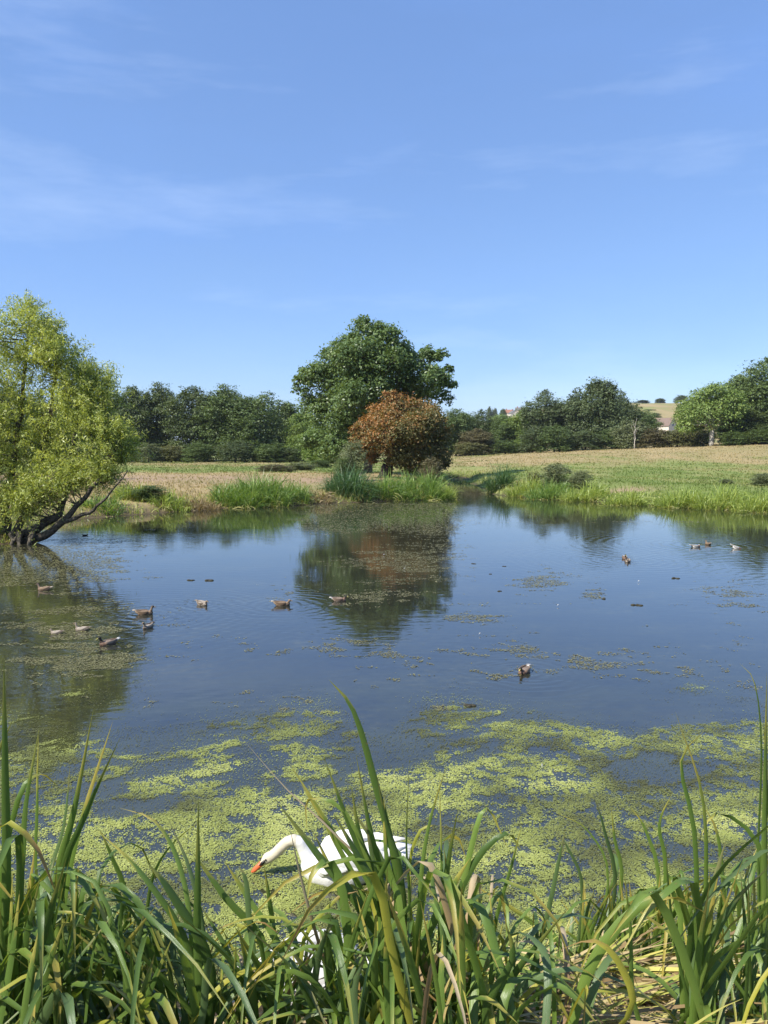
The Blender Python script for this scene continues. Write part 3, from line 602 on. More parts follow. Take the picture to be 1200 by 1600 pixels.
# ------------------------------------------------------------------ reeds and grass
def blades(B, D, L, Wd, droop, rng, seg=4, side=None):
    n = len(B); D = D / np.linalg.norm(D, axis=1, keepdims=True); hz_ = D * np.array((1, 1, 0)) + rng.normal(size=(n, 3)) * np.array((.25, .25, 0)); hz_ /= np.linalg.norm(hz_, axis=1, keepdims=True) + 1e-9
    sd_ = np.cross(hz_, (0, 0, 1)) if side is None else side; sd_ = sd_ + rng.normal(size=(n, 3)) * .45; sd_ /= np.linalg.norm(sd_, axis=1, keepdims=True)
    V = np.empty((n, seg + 1, 2, 3)); L = L[:, None]; dp = droop[:, None]
    for i in range(seg + 1):
        s = i / seg; c = B + D * L * s + hz_ * L * dp * s ** 2 * .55 - np.array((0, 0, 1)) * L * dp * .6 * s ** 2.6
        ww = Wd[:, None] * (1 - s ** 2.2 * .93) * .5; V[:, i, 0] = c - sd_ * ww; V[:, i, 1] = c + sd_ * ww
    base = (np.arange(n) * (seg + 1) * 2)[:, None]; F = []
    for i in range(seg): F.append(base + np.array([2 * i, 2 * i + 1, 2 * i + 3, 2 * i + 2]))
    return V.reshape(-1, 3), np.stack(F, 1).reshape(-1, 4), seg
REED = {
    'green': leaf_mat('reed_green', [(0.076, 0.143, 0.034), (0.143, 0.235, 0.050), (0.252, 0.336, 0.084), (0.600, 0.554, 0.235)], .3, .4, .4),
    'dark': leaf_mat('reed_dark', [(0.039, 0.085, 0.033), (0.065, 0.130, 0.046), (0.111, 0.189, 0.065), (0.325, 0.312, 0.143)], .28, .4, .4),
    'yellow': leaf_mat('reed_yellow', [(0.144, 0.216, 0.043), (0.245, 0.317, 0.065), (0.374, 0.418, 0.108), (0.600, 0.562, 0.274)], .32, .4, .4),
    'dry': leaf_mat('reed_dry', [(.16, .12, .06), (.27, .2, .11), (.38, .3, .18), (.45, .38, .25)], .2, .6, .2),
}
def reed_clump(lb, u, vb, vt, wpx, mat, seed, n=900, dep=.7, dry=.24, wdt=.036):
    rng = np.random.default_rng(seed); p = WZ(u, vb, .02); h = (vb - vt) * PXM(p[1]) ; hw = wpx * PXM(p[1]) / 2
    a = rng.uniform(-1, 1, n); x = a * hw; y = rng.uniform(-dep, dep, n); B = np.stack([x, y, np.zeros(n)], 1)
    B[:, 2] = np.maximum(H(x + p[0], y + p[1] + dep * .8), -.05) - .06 - p[2]; B[:, 1] += dep * .8
    env = np.clip(1 - np.abs(a) ** 3 * .45, .3, 1) * (0.45 + 1.0 * fbm(a * 3.2 + seed, a * 0 + seed, 4, 3))
    D = np.stack([a * .16 + rng.normal(0, .2, n), rng.normal(-.05, .18, n) + y / dep * .12, np.ones(n)], 1)
    L = h * 1.18 * env * rng.uniform(.6, 1.06, n); k = rng.random(n) < dry; L[k] *= rng.uniform(.25, .6, k.sum()); D[k, 0] += rng.normal(0, .6, k.sum()); D[k, 1] -= .4
    Vv, Ff, sg = blades(B, D, L, rng.uniform(.6, 1.3, n) * wdt, np.where(k, rng.uniform(.6, 1.3, n), rng.uniform(.1, 1.15, n)), rng, 4)
    rn = np.clip(rng.normal(.36, .16, n), 0, .7); rn[k] = rng.uniform(.85, 1, k.sum())
    o = mesh_np('reed_clump', Vv, Ff, REED[mat], None, face_attr=np.repeat(rn, sg)); o.location = [float(c) for c in p]
    return tag(o, lb, 'reeds', 'reed clumps along the far bank')
for i, a_ in enumerate([
    ('tall green reed clump standing in the water left of the ash reflection', 368, 793, 741, 80, 'green', 1000, .8), ('tallest arching reed clump on the left part of the far bank', 412, 791, 737, 76, 'green', 1000, .8),
    ('short reed tuft trailing right of the tallest reed clump', 458, 788, 757, 50, 'green', 450, .5), ('dark green reeds below the grey-green bush', 545, 784, 728, 72, 'dark', 1000, .9),
    ('leafy arching reeds below the hawthorn trunk', 606, 782, 736, 82, 'green', 1100, .9), ('reeds at the right end below the hawthorn', 658, 781, 734, 76, 'green', 1000, .9),
    ('yellow-green reed tuft at the corner where the inlet begins', 695, 780, 748, 34, 'yellow', 450, .5), ('dark blue-green bulrushes at the mouth of the inlet', 782, 771, 727, 36, 'dark', 700, .5),
    ('dark reeds across the end of the narrow inlet', 722, 755, 742, 44, 'dark', 400, .6), ('yellow-green reeds right of the bulrushes', 822, 776, 748, 50, 'yellow', 600, .7),
    ('green reeds below the willowherb bush', 862, 780, 748, 66, 'green', 900, .7), ('bright yellow-green reeds in the middle of the right bank', 915, 783, 752, 64, 'yellow', 900, .7),
    ('pale bent reed tuft beside the bare earth patch', 982, 789, 758, 62, 'yellow', 800, .6), ('bright tall reeds right of the bare earth patch', 1068, 793, 754, 74, 'yellow', 900, .7),
    ('yellow-green reed belt nearing the right edge', 1130, 796, 758, 76, 'yellow', 900, .7), ('reeds cut off by the right edge of the picture', 1192, 800, 765, 66, 'yellow', 800, .7),
    ('low yellow-green sedge right of the willow', 205, 798, 768, 56, 'yellow', 600, .6), ('pale green sedge along the bank below the dark bush', 262, 799, 772, 60, 'yellow', 500, .6), ('low scrubby sedge between the bush and the tall reeds', 312, 797, 774, 50, 'dry', 420, .6),
    ('sedge in the shade under the willow branches', 150, 806, 780, 70, 'green', 500, .6), ('short sparse sedge right of the short reed tuft', 498, 787, 768, 40, 'dry', 300, .5)]):
    lb, u, vb, vt, wp, mt, n, dp = a_
    reed_clump(lb, u, vb, vt, wp, mt, 500 + i, n, dp)

# field grass: uncountable tufts over the whole meadow
rng = np.random.default_rng(21); n = 110000
yy = 34 + (rng.random(n) ** 1.8) * 110; xx = (rng.random(n) * 1.5 - .75) * yy * 1.0
ok = (pond_sd(xx, yy) > .3); xx, yy = xx[ok], yy[ok]; dr = dryness(xx, yy); sa = sandy(xx, yy); keep = rng.random(len(xx)) > sa * .75; xx, yy, dr = xx[keep], yy[keep], dr[keep]; n = len(xx)
zz = H(xx, yy); hh = rng.uniform(.05, .16, n) * (1 + .6 * (pond_sd(xx, yy) < 3)); ww = rng.uniform(.02, .05, n) * (yy / 45); an = rng.uniform(0, math.pi, n)
V = np.empty((n, 3, 3)); V[:, 0] = np.stack([xx - np.cos(an) * ww, yy - np.sin(an) * ww, zz - .02], 1); V[:, 1] = np.stack([xx + np.cos(an) * ww, yy + np.sin(an) * ww, zz - .02], 1)
V[:, 2] = np.stack([xx + rng.normal(0, .06, n), yy + rng.normal(0, .06, n), zz + hh], 1)
GRASS = leaf_mat('field_grass', [(.11, .16, .035), (.18, .2, .065), (.25, .215, .095), (.33, .26, .135)], .25, .6, .2)
tag(mesh_np('field_grass', V.reshape(-1, 3), np.arange(n * 3).reshape(-1, 3), GRASS, face_attr=np.clip(dr + rng.normal(0, .14, n), 0, 1)), 'short dry and green meadow grass across the field', 'grass', kind='stuff')
# weedy edge of the bank
n = 16000; k = len(POND); seg = np.array([POND[i] for i in range(7, 27)]); si = rng.integers(0, len(seg) - 1, n); tt = rng.random(n)[:, None]
P2 = seg[si] * (1 - tt) + seg[si + 1] * tt + rng.normal(0, .75, (n, 2)); sd_ = pond_sd(P2[:, 0], P2[:, 1]); P2 = P2[(sd_ > .05) & (sd_ < 2.4)]; n = len(P2)
B = np.stack([P2[:, 0], P2[:, 1], H(P2[:, 0], P2[:, 1]) - .03], 1); D = np.stack([rng.normal(0, .4, n), rng.normal(-.1, .4, n), np.ones(n)], 1)
Vv, Ff, sg = blades(B, D, rng.uniform(.15, .5, n), rng.uniform(.015, .035, n), rng.uniform(.2, 1, n), rng, 3)
tag(mesh_np('bank_grass', Vv, Ff, REED['yellow'], face_attr=np.repeat(np.clip(rng.normal(.45, .3, n), 0, 1), sg)), 'rough grass along the edge of the far bank', 'grass', kind='stuff')

# ------------------------------------------------------------------ floating weed and duckweed
def flakes(P, size, rng, tilt=.06, z=(.003, .010), k=4):
    n = len(P); th = rng.uniform(0, 2 * math.pi, n); asp = rng.uniform(.45, 1, n); cx = rng.normal(0, tilt, (n, 2)); z0 = rng.uniform(*z, n)
    V = np.empty((n, k, 3))
    for i in range(k):
        a = 2 * math.pi * i / k + rng.normal(0, .25, n); rr = size * rng.uniform(.7, 1.15, n); lx = rr * np.cos(a); ly = rr * np.sin(a) * asp
        dx = lx * np.cos(th) - ly * np.sin(th); dy = lx * np.sin(th) + ly * np.cos(th)
        V[:, i] = np.stack([P[:, 0] + dx, P[:, 1] + dy, np.maximum(z0 + dx * cx[:, 0] + dy * cx[:, 1], .0015)], 1)
    return V.reshape(-1, 3), np.arange(n * k).reshape(n, k)
def in_water(x, y): return pond_sd(x, y) < -.02
rng = np.random.default_rng(31)
def duckweed_cover(x, y):
    u, v = PIX(np.stack([x, y, x * 0], -1))
    c, s = math.cos(.5), math.sin(.5); X = x * c + y * s; Y = -x * s + y * c
    n = .5 * fbm(X * 1.0, Y * 2.2, 43, 4) + .5 * fbm(X * 3.0, Y * 6.0, 45, 4)
    edge = 1105 + 30 * np.sin(u / 130) + 40 * np.exp(-((u - 590) / 55) ** 2) * 1.6
    base = .67 * sstep((v - edge + 25) / 55) + .10 * sstep((v - 1210) / 60) + .13 * sstep((v - 1280) / 70)
    base += .46 * np.exp(-((u - 70) / 110) ** 2 - ((v - 1045) / 40) ** 2) + .5 * np.exp(-((u - 150) / 60) ** 2 - ((v - 1095) / 16) ** 2)
    base += .42 * np.exp(-((u - 1080) / 50) ** 2 - ((v - 1078) / 14) ** 2) + .36 * np.exp(-((u - 1160) / 50) ** 2 - ((v - 1095) / 14) ** 2)
    base -= .22 * np.exp(-((u - 600) / 60) ** 2 - ((v - 1150) / 60) ** 2)
    return sstep((n - (.78 - .60 * base)) / .13) * (base > .02), base
n = 3300000; yy = 3.55 + 7.25 * rng.random(n) ** 1.25; xx = rng.uniform(-1.0, 1.0, n) * (yy + .6)
ok = in_water(xx, yy); xx, yy = xx[ok], yy[ok]; cov, bs = duckweed_cover(xx, yy)
fine = fbm(xx * 9, yy * 9, 51, 3); acc = cov * .62 * sstep((fine - .33) / .2) + .07 * (bs > .3) + .012 * (bs > .03)
side = np.clip((np.abs(xx) / (yy + .6) - .6) / .4, 0, 1); acc = acc * (1 - .55 * (side > .02)) * sstep((1.0 - side - .3 * fine) / .5)
ok = rng.random(len(xx)) < acc * .75; P = np.stack([xx, yy], 1)[ok]; cv = cov[ok]; sz_ = 1 + .5 * (side[ok] > .02)
print('fronds', len(P))
if len(P) > 430000: q = rng.permutation(len(P))[:430000]; P = P[q]; cv = cv[q]; sz_ = sz_[q]
DW = leaf_mat('duckweed', [(.095, .1, .04), (.185, .205, .06), (.32, .355, .095), (.45, .47, .155)], .1, .55, .25)
Vv, Ff = flakes(P, rng.uniform(.0026, .0086, len(P)) * (1 + .05 * (P[:, 1] - 4)) * sz_, rng)
tone = fbm(P[:, 0] * 1.8, P[:, 1] * 2.5, 61, 3)
q = rng.permutation(np.nonzero(cv > .55)[0])[:38000]; V2, F2 = flakes(P[q], rng.uniform(.009, .023, len(q)), rng, .0, (.0016, .0026))   # matted scum the fronds sit on
nv0 = len(Vv); Vv = np.concatenate([Vv, V2]); Ff = np.concatenate([Ff, F2 + nv0]); P = np.concatenate([P, P[q]]); cv = np.concatenate([cv, cv[q] * .75]); tone = np.concatenate([tone, tone[q]])
tag(mesh_np('duckweed', Vv, Ff, DW, face_attr=np.clip(.02 + .42 * cv + (tone - .5) * 1.5 + rng.normal(0, .09, len(P)), 0, 1)), 'bright green duckweed speckling the near water', 'duckweed', kind='stuff')
# brown and olive pondweed further out
n = 620000; uu = rng.uniform(-300, 1500, n); v_ = 786 + rng.random(n) ** 1.2 * 330
dz_ = -SP + (800 - v_) / 1164 * CP; tt = -CAM_H / dz_; xx = (uu - 600) / 1164 * tt; yy = (CP + (800 - v_) / 1164 * SP) * tt
ok = in_water(xx, yy); xx, yy, uu, v_ = xx[ok], yy[ok], uu[ok], v_[ok]
g = lambda u0, v0, su, sv: np.exp(-((uu - u0) / su) ** 2 - ((v_ - v0) / sv) ** 2)
cov = .75 * sstep((845 - v_) / 25) * sstep((uu - 430) / 60) * sstep((730 - uu) / 30) + .5 * g(600, 870, 90, 30) + .36 * g(600, 930, 110, 40)
cov += 1.0 * g(60, 885, 130, 32) + .42 * g(140, 850, 90, 14) + .34 * g(280, 832, 140, 12) + .62 * g(842, 908, 50, 22) + .5 * g(740, 966, 48, 9) + .5 * g(930, 928, 28, 14) + .4 * g(1150, 925, 60, 40) + .34 * g(1000, 815, 220, 13) + .3 * g(430, 925, 50, 20) + .3 * g(700, 850, 60, 50)
cov += .34 * g(700, 1040, 520, 70) + .2 * g(560, 1100, 200, 40) + .5 * g(110, 1000, 130, 80) + .28 * g(1170, 960, 60, 20)
nn = .5 * fbm(xx * .9, yy * 1.9, 71, 4) + .5 * fbm(xx * 4, yy * 6, 75, 3)
ok = (rng.random(len(xx)) < sstep((nn - (.70 - .5 * cov)) / .12) * np.clip(cov * 2.2, 0, .95)) ; P = np.stack([xx, yy], 1)[ok]
PW = leaf_mat('pondweed', [(0.068, 0.063, 0.027), (0.128, 0.120, 0.053), (0.195, 0.188, 0.083), (0.285, 0.270, 0.128)], .05, .5, .3)
Vv, Ff = flakes(P, rng.uniform(.45, 1.2, len(P)) * (.006 + .0011 * P[:, 1]), rng, .05, (.002, .008))
tag(mesh_np('pondweed', Vv, Ff, PW, face_attr=np.clip(rng.normal(.45, .22, len(P)), 0, 1)), 'brown and olive pondweed mats floating on the water', 'pondweed', kind='stuff')
print('flakes', len(P))

# ------------------------------------------------------------------ birds
def remeshed(mb, name, voxel, it=6):
    me = mb.data(name + '_raw', None); o = bpy.data.objects.new(name + '_raw', me); COL.objects.link(o)
    r = o.modifiers.new('r', 'REMESH'); r.mode = 'VOXEL'; r.voxel_size = voxel
    s = o.modifiers.new('s', 'SMOOTH'); s.factor = .5; s.iterations = it
    dg = bpy.context.evaluated_depsgraph_get(); out = bpy.data.meshes.new_from_object(o.evaluated_get(dg)); out.name = name
    bpy.data.objects.remove(o); bpy.data.meshes.remove(me)
    out.polygons.foreach_set('use_smooth', np.ones(len(out.polygons), bool)); return out
def paint(me, fn, mat):
    co = np.empty(len(me.vertices) * 3, np.float32); me.vertices.foreach_get('co', co); co = co.reshape(-1, 3)
    c = np.ones((len(co), 4), np.float32); c[:, :3] = fn(co); at = me.attributes.new('col', 'FLOAT_COLOR', 'POINT'); at.data.foreach_set('color', c.ravel())
    me.materials.clear(); me.materials.append(mat); return me
PLUM = vcol_mat('duck_plumage', .6, .25, .3)
BILL_Y = plain('bill_yellow', (.42, .36, .08), .4, .4); BILL_B = plain('bill_brown', (.2, .13, .06), .4, .4); EYE = plain('eye_black', (.006, .006, .006), .1, .6)
def lerp_c(a, b, k): return np.asarray(a)[None] * (1 - k[:, None]) + np.asarray(b)[None] * k[:, None]
def plumage(kind):
    def fn(p):
        n = fbm(p[:, 0] * 60, p[:, 2] * 60 + p[:, 1] * 45, 5, 3); k = sstep((n - .35) / .3)
        head = (p[:, 2] > .135) & (p[:, 0] > .08); breast = (p[:, 0] > .09) & ~head; rear = p[:, 0] < -.17
        if kind == 'drake':
            c = lerp_c((.5, .48, .45), (.62, .6, .56), k); c[breast] = lerp_c((.10, .05, .03), (.16, .085, .05), k)[breast]
            c[head] = lerp_c((.006, .018, .012), (.012, .035, .022), k)[head]; c[rear] = (.012, .012, .012); c[p[:, 0] < -.225] = (.6, .6, .58)
            ring = (p[:, 2] > .125) & (p[:, 2] < .142) & (p[:, 0] > .1); c[ring] = (.6, .6, .58)
        elif kind == 'eclipse':
            c = lerp_c((.10, .065, .045), (.26, .2, .15), k); c[breast] = lerp_c((.12, .07, .045), (.2, .13, .09), k)[breast]; c[head] = lerp_c((.02, .018, .014), (.045, .04, .03), k)[head]; c[p[:, 0] < -.215] = (.6, .58, .55)
        elif kind == 'pale':
            c = lerp_c((.09, .065, .045), (.36, .31, .25), k); c[head] = lerp_c((.12, .09, .065), (.27, .22, .16), k)[head]
        elif kind == 'dark': c = lerp_c((.02, .018, .015), (.04, .036, .03), k)
        else:
            c = lerp_c((.085, .055, .035), (.25, .175, .11), k); c[head] = lerp_c((.13, .095, .065), (.22, .165, .11), k)[head]
            top = head & (p[:, 2] > .222); c[top] = (.05, .035, .025); c[p[:, 0] < -.215] = (.4, .34, .27)
        return c
    return fn
def duck_body(pose):
    mb = MB(); mb.loft([(-.27, 0, .125, .008, .006), (-.215, 0, .095, .045, .022), (-.13, 0, .05, .088, .068), (-.03, 0, .035, .105, .09), (.07, 0, .035, .1, .088), (.15, 0, .045, .075, .07), (.2, 0, .055, .03, .035), (.215, 0, .06, .006, .008)], 14)
    if pose == 'up': path = [(.12, .07), (.165, .12), (.178, .165), (.19, .205)]; hd = (.205, .218)
    elif pose == 'low': path = [(.12, .07), (.16, .1), (.175, .125), (.185, .145)]; hd = (.2, .155)
    else: path = [(.12, .05), (.2, .03), (.25, -.03), (.27, -.09)]; hd = (.28, -.11)
    mb.tube([(x, 0, z) for x, z in path], [.05, .04, .031, .03], 10); mb.ball((hd[0], 0, hd[1]), (.044, .031, .034), 10)
    return remeshed(mb, 'body', .0085, 5), hd
bodies = {p: duck_body(p) for p in ('up', 'low', 'dabble')}
def duck_parts(pose, kind):
    me, hd = bodies[pose]; body = paint(me.copy(), plumage(kind), PLUM); parts = [('body', body)]
    mb = MB(); hx, hz = hd
    mb.loft([(hx + .034, 0, hz - .004, .014, .014), (hx + .058, 0, hz - .012, .013, .009), (hx + .08, 0, hz - .018, .015, .006), (hx + .093, 0, hz - .02, .009, .004)], 8); parts.append(('bill', mb.data('bill', BILL_Y if kind in ('drake', 'eclipse') else BILL_B, True)))
    for s in (-1, 1):
        mb = MB(); mb.loft([(.11, s * .08, .075, .006, .02), (.06, s * .098, .078, .012, .045), (-.04, s * .1, .08, .014, .052), (-.13, s * .075, .098, .012, .04), (-.2, s * .035, .122, .008, .02), (-.25, s * .012, .135, .004, .006)], 10)
        wing = mb.data('wing', None, True); parts.append(('wing', paint(wing, (lambda p: lerp_c((.2, .19, .175), (.33, .31, .28), fbm(p[:, 0] * 50, p[:, 2] * 60, 8, 2))) if kind == 'drake' else plumage('eclipse' if kind == 'eclipse' else kind), PLUM)))
        mb = MB(); mb.ball((hx + .014, s * .0285, hz + .008), .006, 6); parts.append(('eye', mb.data('eye', EYE, True)))
    mb = MB()
    for q in (-2, -1, 0, 1, 2): mb.tube([(-.2, q * .012, .105), (-.25, q * .018, .13), (-.3, q * .024, .15 - abs(q) * .005)], [.016, .016, .006], 6, .25)
    parts.append(('tail', paint(mb.data('tail', None, True), (lambda p: np.tile((.55, .53, .5), (len(p), 1))) if kind in ('drake', 'eclipse') else plumage(kind), PLUM)))
    return parts
_dc = {}
def duck(lb, u, v, heading, kind, pose='up', scale=1.0, pitch=0.0):
    key = (pose, kind)
    if key not in _dc: _dc[key] = duck_parts(pose, kind)
    p = WZ(u, v, 0); r = tag(empty('duck', p, math.radians(heading)), lb, 'duck', 'ducks on the pond'); r.scale = (scale * .62,) * 3; r.rotation_euler = (0, math.radians(pitch), math.radians(heading))
    r.location.z = -.012
    for nm, me in _dc[key]: link(nm, me, r)
    return r
duck('brown duck swimming left near the willow reflection edge', 69, 922, 176, 'female', 'up')
duck('small pale duck with lowered head, leftmost of the group of four', 88, 990, 170, 'pale', 'low', .72)
duck('speckled duck facing left between the small pale duck and the lowest one', 128, 985, 168, 'pale', 'up', .86)
duck('speckled duck turned towards the camera, lowest of the left group', 169, 1007, 222, 'eclipse', 'up', .95)
duck('dark-headed duck swimming right, largest of the left group', 226, 960, 8, 'female', 'up', 1.06)
duck('small speckled duck seen from the front just below the dark-headed one', 231, 981, 252, 'pale', 'up', .85)
duck('duck with tucked head, alone between the left group and the wake', 316, 945, -35, 'pale', 'low', .95)
duck('brown duck swimming right with a long wake behind it', 441, 946, 2, 'female', 'low', 1.08)
duck('dark brown duck swimming in the reflection of the ash', 530, 939, 5, 'eclipse', 'low', .98)
duck('dark drake with raised white tail alone in the middle of the near water', 819, 1051, 238, 'eclipse', 'low', .95)
duck('front duck of the close pair on the right water', 981, 878, 250, 'pale', 'low', .95)
duck('rear duck of the close pair on the right water', 976, 873, 262, 'eclipse', 'up', .95)
duck('white-flanked drake with black head swimming right, far right trio', 1087, 855, 4, 'drake', 'low', 1.0)
duck('brown duck facing away in the far right trio', 1106, 851, 95, 'female', 'up', .95)
duck('white-sided drake dipping its head under, rightmost bird', 1150, 857, -20, 'drake', 'dabble', 1.0, 16)
duck('small dark duck beside the willow trunk', 133, 837, 10, 'dark', 'low', .6)

# swan
SWAN_W = plain('swan_white', (.6, .59, .56), .65, .15, (.7, .69, .67), scale=40); SWAN_C = vcol_mat('swan_plumage', .6, .2, .25)
BILL_O = plain('bill_orange', (.62, .13, .05), .4, .4); BLK = plain('bill_black', (.012, .011, .01), .4, .4)
mb = MB(); mb.loft([(-.46, 0, .2, .012, .008), (-.38, 0, .165, .07, .04), (-.25, 0, .1, .145, .105), (-.08, 0, .07, .19, .15), (.1, 0, .065, .185, .15), (.22, 0, .07, .14, .13), (.3, 0, .085, .075, .085), (.33, 0, .09, .015, .02)], 18)
NK = [(.2, .1), (.27, .16), (.305, .225), (.335, .275), (.385, .296), (.435, .28), (.483, .235), (.53, .185), (.57, .155)]
mb.tube([(x, 0, z) for x, z in NK], [.1, .072, .055, .05, .047, .045, .043, .042, .042], 14)
mb.ball((.585, 0, .15), (.05, .04, .045), 10); mb.tube([(.57, 0, .155), (.61, 0, .128), (.645, 0, .1)], [.043, .037, .024], 12)
sw_body = remeshed(mb, 'body', .011, 6)
paint(sw_body, lambda p: np.where((p[:, 0] > .36)[:, None], np.array((.56, .5, .38))[None], np.array((.66, .65, .62))[None]) * (1 - .06 * fbm(p[:, 0] * 40, p[:, 2] * 40, 4, 2))[:, None] * np.ones((len(p), 3)), SWAN_C)
def swan_parts():
    out = [('body', sw_body, [])]
    mb = MB(); mb.tube([(.635, 0, .108), (.665, 0, .078), (.70, 0, .045), (.722, 0, .028)], [.021, .02, .019, .008], 10, .8); out.append(('bill', mb.data('bill', BILL_O, True), []))
    mb = MB(); mb.ball((.638, 0, .13), (.017, .014, .015), 8); out.append(('bill_knob', mb.data('bill_knob', BLK, True), []))
    for s in (-1, 1):
        mb = MB(); mb.tube([(.61, s * .034, .142), (.632, s * .027, .115), (.655, s * .02, .096)], [.008, .014, .006], 6); out.append(('face_patch', mb.data('face_patch', BLK, True), []))
        mb = MB(); mb.ball((.603, s * .038, .15), .0075, 6); out.append(('eye', mb.data('eye', EYE, True), []))
    for s in (-1, 1):
        mb = MB(); mb.loft([(.2, s * .13, .12, .01, .03), (.15, s * .16, .155, .03, .075), (.02, s * .175, .185, .04, .1), (-.14, s * .16, .2, .042, .1), (-.28, s * .12, .2, .036, .08), (-.38, s * .08, .2, .02, .045), (-.43, s * .06, .205, .005, .01)], 14)
        fe = []
        for row, (nf, x0, x1, z0, z1, ln, wd_) in enumerate([(8, -.08, -.3, .165, .225, .2, .03), (7, .04, -.2, .15, .24, .17, .032), (6, .12, -.06, .15, .23, .13, .03)]):
            for i in range(nf):
                a = i / (nf - 1); x = x0 + (x1 - x0) * a; z = z0 + (z1 - z0) * a; y = s * (.205 - .004 * row - .07 * a * a + .01 * (1 - a)) if row else s * (.2 - .09 * a)
                f = MB(); pts = [(x + ln * .3, y * .96, z + .0), (x, y * 1.03, z + .005), (x - ln * .5, y * .98 - s * .012, z + .015 + .01 * a), (x - ln, y * .86 - s * .03, z + .03 + .015 * a)]
                f.tube(pts, [wd_ * .5, wd_, wd_ * .9, wd_ * .25], 6, .22); fe.append(('feather', f.data('feather', SWAN_W, True)))
        out.append(('wing', mb.data('wing', SWAN_W, True), fe))
    for q in range(-3, 4):
        f = MB(); f.tube([(-.36, q * .018, .17), (-.46, q * .028, .205), (-.56, q * .03, .235 - abs(q) * .012)], [.03, .03, .008], 6, .22); out.append(('tail_feather', f.data('tail_feather', SWAN_W, True), []))
    return out
SWP = swan_parts()
def swan(lb, u, v, heading, scale=1.0):
    r = tag(empty('swan', WZ(u, v, 0), math.radians(heading)), lb, 'swan', 'swans by the near bank'); r.scale = (scale,) * 3
    for nm, me, kids in SWP:
        o = link(nm, me, r)
        for kn, km in kids: link(kn, km, o)
    return r
swan('white swan feeding in the duckweed with neck bent to the water', 535, 1368, 180, .83)
swan('white swan mostly hidden behind the iris leaves below the feeding one', 515, 1552, 12, .87)

# feathers and dark bits adrift
for i, (u, v, L, hd, lb) in enumerate([(848, 1201, .12, 70, 'curled white feather lying on the duckweed'), (800, 1388, .1, 40, 'white feather caught by the near reeds'), (750, 993, .09, 20, 'white feather on open water below the weed patch'),
                                       (600, 868, .12, 10, 'white speck of feather in the ash reflection'), (632, 890, .1, 30, 'small feather right of the one in the ash reflection'), (998, 910, .1, 0, 'white down feather right of the middle weed patches'), (872, 948, .1, 15, 'tiny feather below the weed patch'),
                                       (905, 1192, .06, 100, 'tiny feather right of the curled one')]):
    L *= .42; mb = MB(); n = 7; s = np.linspace(0, 1, n); mb.tube(np.stack([(s - .5) * L, np.sin(s * 3.1) * L * .14, .012 + .02 * s * (1 - s) * 4 + .01 * s], 1), np.array([.1, .5, .9, 1, .8, .5, .1]) * L * .16, 5, .35)
    o = mb.build('feather', SWAN_W, None, True); p = WZ(u, v, 0); o.location = [float(c) for c in p]; o.rotation_euler = (0, 0, math.radians(hd)); tag(o, lb, 'feather', 'feathers adrift')
CLOD = plain('weed_clod', (.02, .018, .012), .7, .3, (.05, .045, .025), scale=25)
for i, (u, v, L, lb) in enumerate([(328, 907, .16, 'dark weed clod right of its paler neighbour, above the lone duck'), (298, 907, .12, 'thin dark weed clod above the lone duck'), (780, 924, .1, 'dark clod left of the middle weed patch'), (945, 936, .12, 'dark clod below the small right weed patch'),
                                   (1056, 904, .15, 'flat dark clod alone on the right water'), (741, 881, .08, 'tiny dark clod far right of the ash reflection'), (766, 897, .07, 'tiny dark clod above the clod by the weed patch'), (788, 885, .07, 'tiny dark clod near the top of the weed patch'), (997, 946, .14, 'thin dark stick-like clod right of centre'), (736, 1103, .12, 'brown clod at the edge of the duckweed')]):
    rng = np.random.default_rng(600 + i); mb = MB()
    for k in range(5): mb.ball((rng.normal(0, L * .25), rng.normal(0, L * .15), .004), (L * rng.uniform(.2, .38), L * rng.uniform(.12, .24), L * rng.uniform(.06, .16)), 7)
    o = mb.build('weed_clod', CLOD, None, True); o.location = [float(c) for c in WZ(u, v, 0)]; tag(o, lb, 'weed', 'dark clods adrift')

